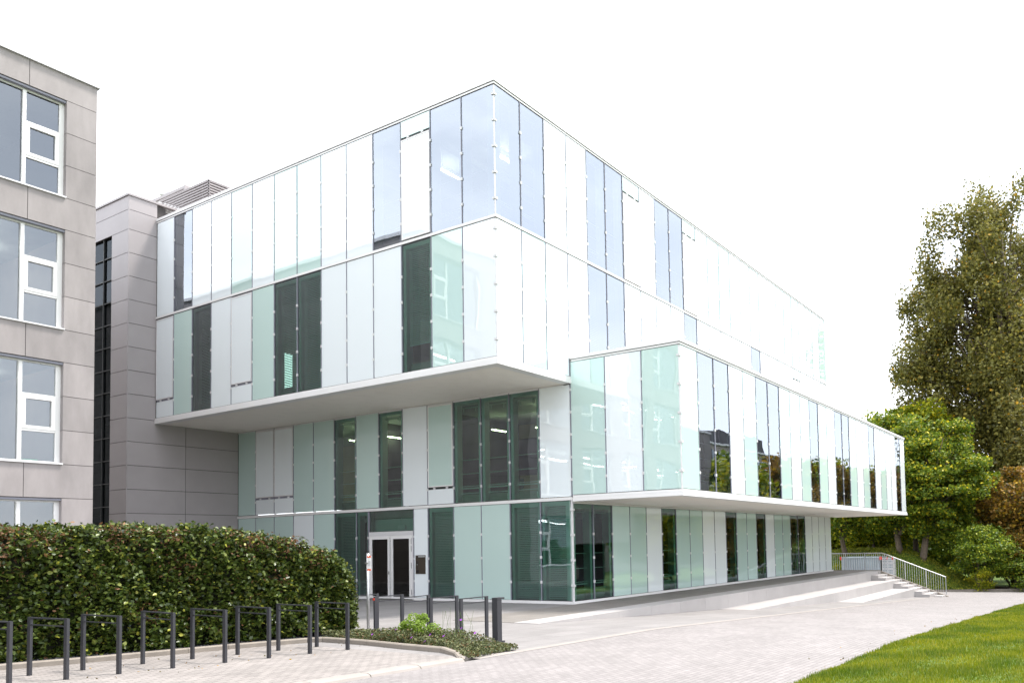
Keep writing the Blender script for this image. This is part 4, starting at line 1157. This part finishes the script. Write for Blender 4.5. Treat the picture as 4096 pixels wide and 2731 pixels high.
tree('broad_tree', 'background tree hidden mostly behind the maples', (64, 7, mound_z(64, 7)), 12, (64, 8, 5.5), (5, 8, 5.8), 'yellow_tree', 220, 180, .36, G1, .3)
tree('weeping_tree', 'huge dark poplar with hanging foliage towering at the right edge', (66, -7, -2.4), 36, (66, -7.5, 19.0), (7.5, 11.6, 19.0), 'big', 560, 380, .31, None, .7, droop=.9, limbs=34, clump_r=1.5, flat=1.15, cut=lambda c: c[1] > -9.8)
bush('side_hedge', 'dark green tall shrub closing the gap right of the maples', (57, -7.5, 1.5), (2.5, 4.5, 3.2), 'bush', 90, 170, .24, None, -2.4)
tree('autumn_tree', 'brown orange autumn tree at the right edge under the hanging foliage', (54, -9.8, mound_z(54, -10)), 8, (54, -10.4, 3.4), (3.6, 5.2, 5.2), 'brown', 210, 190, .26, 'autumn trees at the right', .2)
tree('autumn_tree', 'darker brown autumn tree further right behind the road end', (52, -14.5, mound_z(52, -14)), 8, (52, -15, 3.2), (3.6, 4.2, 5.2), 'brown', 150, 170, .24, 'autumn trees at the right', .2)
bush('round_bush', 'broad layered green bush at the foot of the mound', (48.2, -6.6, .6), (2.0, 2.4, 2.4), 'bush', 75, 200, .17, 'bushes by the mound', -2.4)
bush('round_bush', 'darker green bush behind the layered one', (52, -5.0, 1.4), (2.2, 2.6, 2.6), 'bush', 55, 170, .18, 'bushes by the mound', -2.2)
bush('yellow_shrub', 'small yellow leaved shrub at the lower edge of the mound', (46.8, -6.4, -1.3), (.6, .8, .9), 'yellow_tree', 22, 120, .13, None, -2.3, .5)
bush('dark_bush', 'low dark bush at the right end of the road', (48.5, -10.3, -.9), (1.4, 2.6, 1.8), 'bush', 50, 160, .17, 'bushes by the mound', -2.4)
bush('brown_bush', 'brown leafed bush beside the road end', (50.5, -8.6, .3), (1.6, 1.8, 2.2), 'brown', 45, 150, .18, None, -2.3)
bush('pale_shrub', 'pale green shrub by the container', (46.5, 4.4, -.8), (.8, .8, 1.0), 'yellow_tree', 20, 120, .13, None, -2.0, .5)
# ground cover on the mound
n = 42000
x = 46+12*rng.random(n); y = -8.5+15*rng.random(n)
z = np.array([mound_z(a, c) for a, c in zip(x, y)])
k = z > -2.34
C = np.stack([x, y, z+.02+.28*rng.random(n)], 1)[k]
tag(leaves('ground_cover', C, .14, 'cover', None, 'diamond', up=.6, aspect=2.6), 'feathery green ground cover on the slope of the mound', 'ground cover', kind='stuff')
# kerb and mulch at the far road edge
b = MB(); pts = [(44.4, 3), (45.2, -3.7), (47.2, -7.6), (49.4, -11.6)]
for i in range(3):
    a, c = Vector(pts[i]), Vector(pts[i+1]); d = (c-a).normalized()*.0; nrm_ = Vector((-(c-a).y, (c-a).x)).normalized()*.14
    b.prism([(a.x, a.y), (c.x, c.y), (c.x-(-nrm_.x), c.y+nrm_.y), (a.x+nrm_.x, a.y+nrm_.y)][::1], -2.5, -2.06)
tag(b.build('road_edge_kerb', 'kerb'), 'low kerb where the road ends at the mound', 'kerb')
b = MB(); b.poly([(45.3, -3.6, -2.18), (47.3, -7.5, -2.2), (49.5, -11.6, -2.3), (56, -16, -2.3), (56, -3, -2.35)])
b.build('mulch_bed', 'mulch')['kind'] = 'structure'
# pale building glimpsed between the trees
t = thing('distant_building', 'pale beige building glimpsed behind the dark stemmed tree', 'building', (66, 14, -2))
MB().box(66, 76, 9.5, 26, -2.2, 5.2).build('wall', 'beige_wall', t)
b = MB()
for k in range(3): b.box(65.9, 66.02, 10.4+k*3, 11.8+k*3, .3, 1.6)
b.build('window_band', 'black', t)
MB().box(65.6, 76.4, 9.2, 26.3, 5.2, 5.5).build('roof', 'alu', t)

# ------------------------------------------------------------------ what the glass reflects across the lawn
t = thing('overhanging_building', 'concrete building with an overhanging upper part across the lawn, mirrored in the glass', 'building', (28, -27, 0))
b = MB()
for i in range(5):
    for j in range(3): b.box(27+i*4+.02, 31+i*4-.02, -38, -25, 2.1+j*3.4+.02, 5.5+j*3.4-.02)
b.build('upper_wall', 'concrete', t)
MB().box(28.5, 45, -36, -27.5, -2.4, 2.1).build('ground_wall', 'interior_dark', t)
MB().box(26.9, 47.1, -38.1, -24.9, 12.2, 12.4).build('coping', 'alu_light', t)
MB().box(36, 40, -27.4, -27.3, -1, 2.05).build('entrance_wall', 'beige_wall', t)
t = thing('office_block', 'pale office block with a dark roof storey behind trees, mirrored in the glass', 'building', (70, -50, 0))
MB().box(75, 190, -70, -50, -2.5, 18.6).build('wall', 'beige_wall', t)
MB().box(112, 134, -66, -53, 18.91, 22.5).build('roof_storey', 'interior_dark', t)
MB().box(74.5, 190.5, -70.5, -49.6, 18.61, 18.9).build('roof_edge', 'white', t)
b = MB()
for k in range(26):
    for z in (8.4, 12, 15.6): b.box(77+k*4, 80+k*4, -49.98, -49.9, z, z+1.9)
b.build('window', 'house_glass', t)
kinds = ['yellow_tree', 'maple', 'brown', 'maple', 'yellow_tree', 'maple', 'brown', 'yellow_tree', 'maple', 'brown', 'maple', 'maple']
names_ = ['yellow green', 'fresh green', 'autumn brown', 'leafy green', 'pale yellow', 'dense green', 'russet', 'golden green', 'broad green', 'rusty brown', 'dark green', 'last green']
nums = ['one', 'two', 'three', 'four', 'five', 'six', 'seven', 'eight', 'nine', 'ten', 'eleven', 'twelve']
for i in range(12):
    x = 51+i*8.2; y = -25-2.5*(i % 2)
    top = (9.5, 11.5, 12, 11, 12.5, 13, 12, 14, 13.5, 14, 15, 15.5)[i]
    ht = top+2.4
    tree('park_tree', f'{names_[i]} tree across the lawn, number {nums[i]} from the overhanging building', (x, y, -2.4), ht, (x, y, -2.0+ht*.53), (5.4, 4.4, ht*.48), kinds[i], 95, 120, .5, 'trees across the lawn', .25, clump_r=1.5, limbs=5)
# far wood closing the view behind the mound
n = 60000
x = 84+10*rng.random(n); y = -26+60*rng.random(n)
tp = 6.5+1.6*np.sin(y*.55)+1.2*np.sin(y*1.3+1)
z = -2.4+(tp+2.4)*rng.random(n)**.8
tag(leaves('far_wood', np.stack([x, y, z], 1), .7, 'maple', None, 'diamond', up=.7, aspect=1.3), 'dense green wood closing the view far behind the mound', 'wood', kind='stuff')
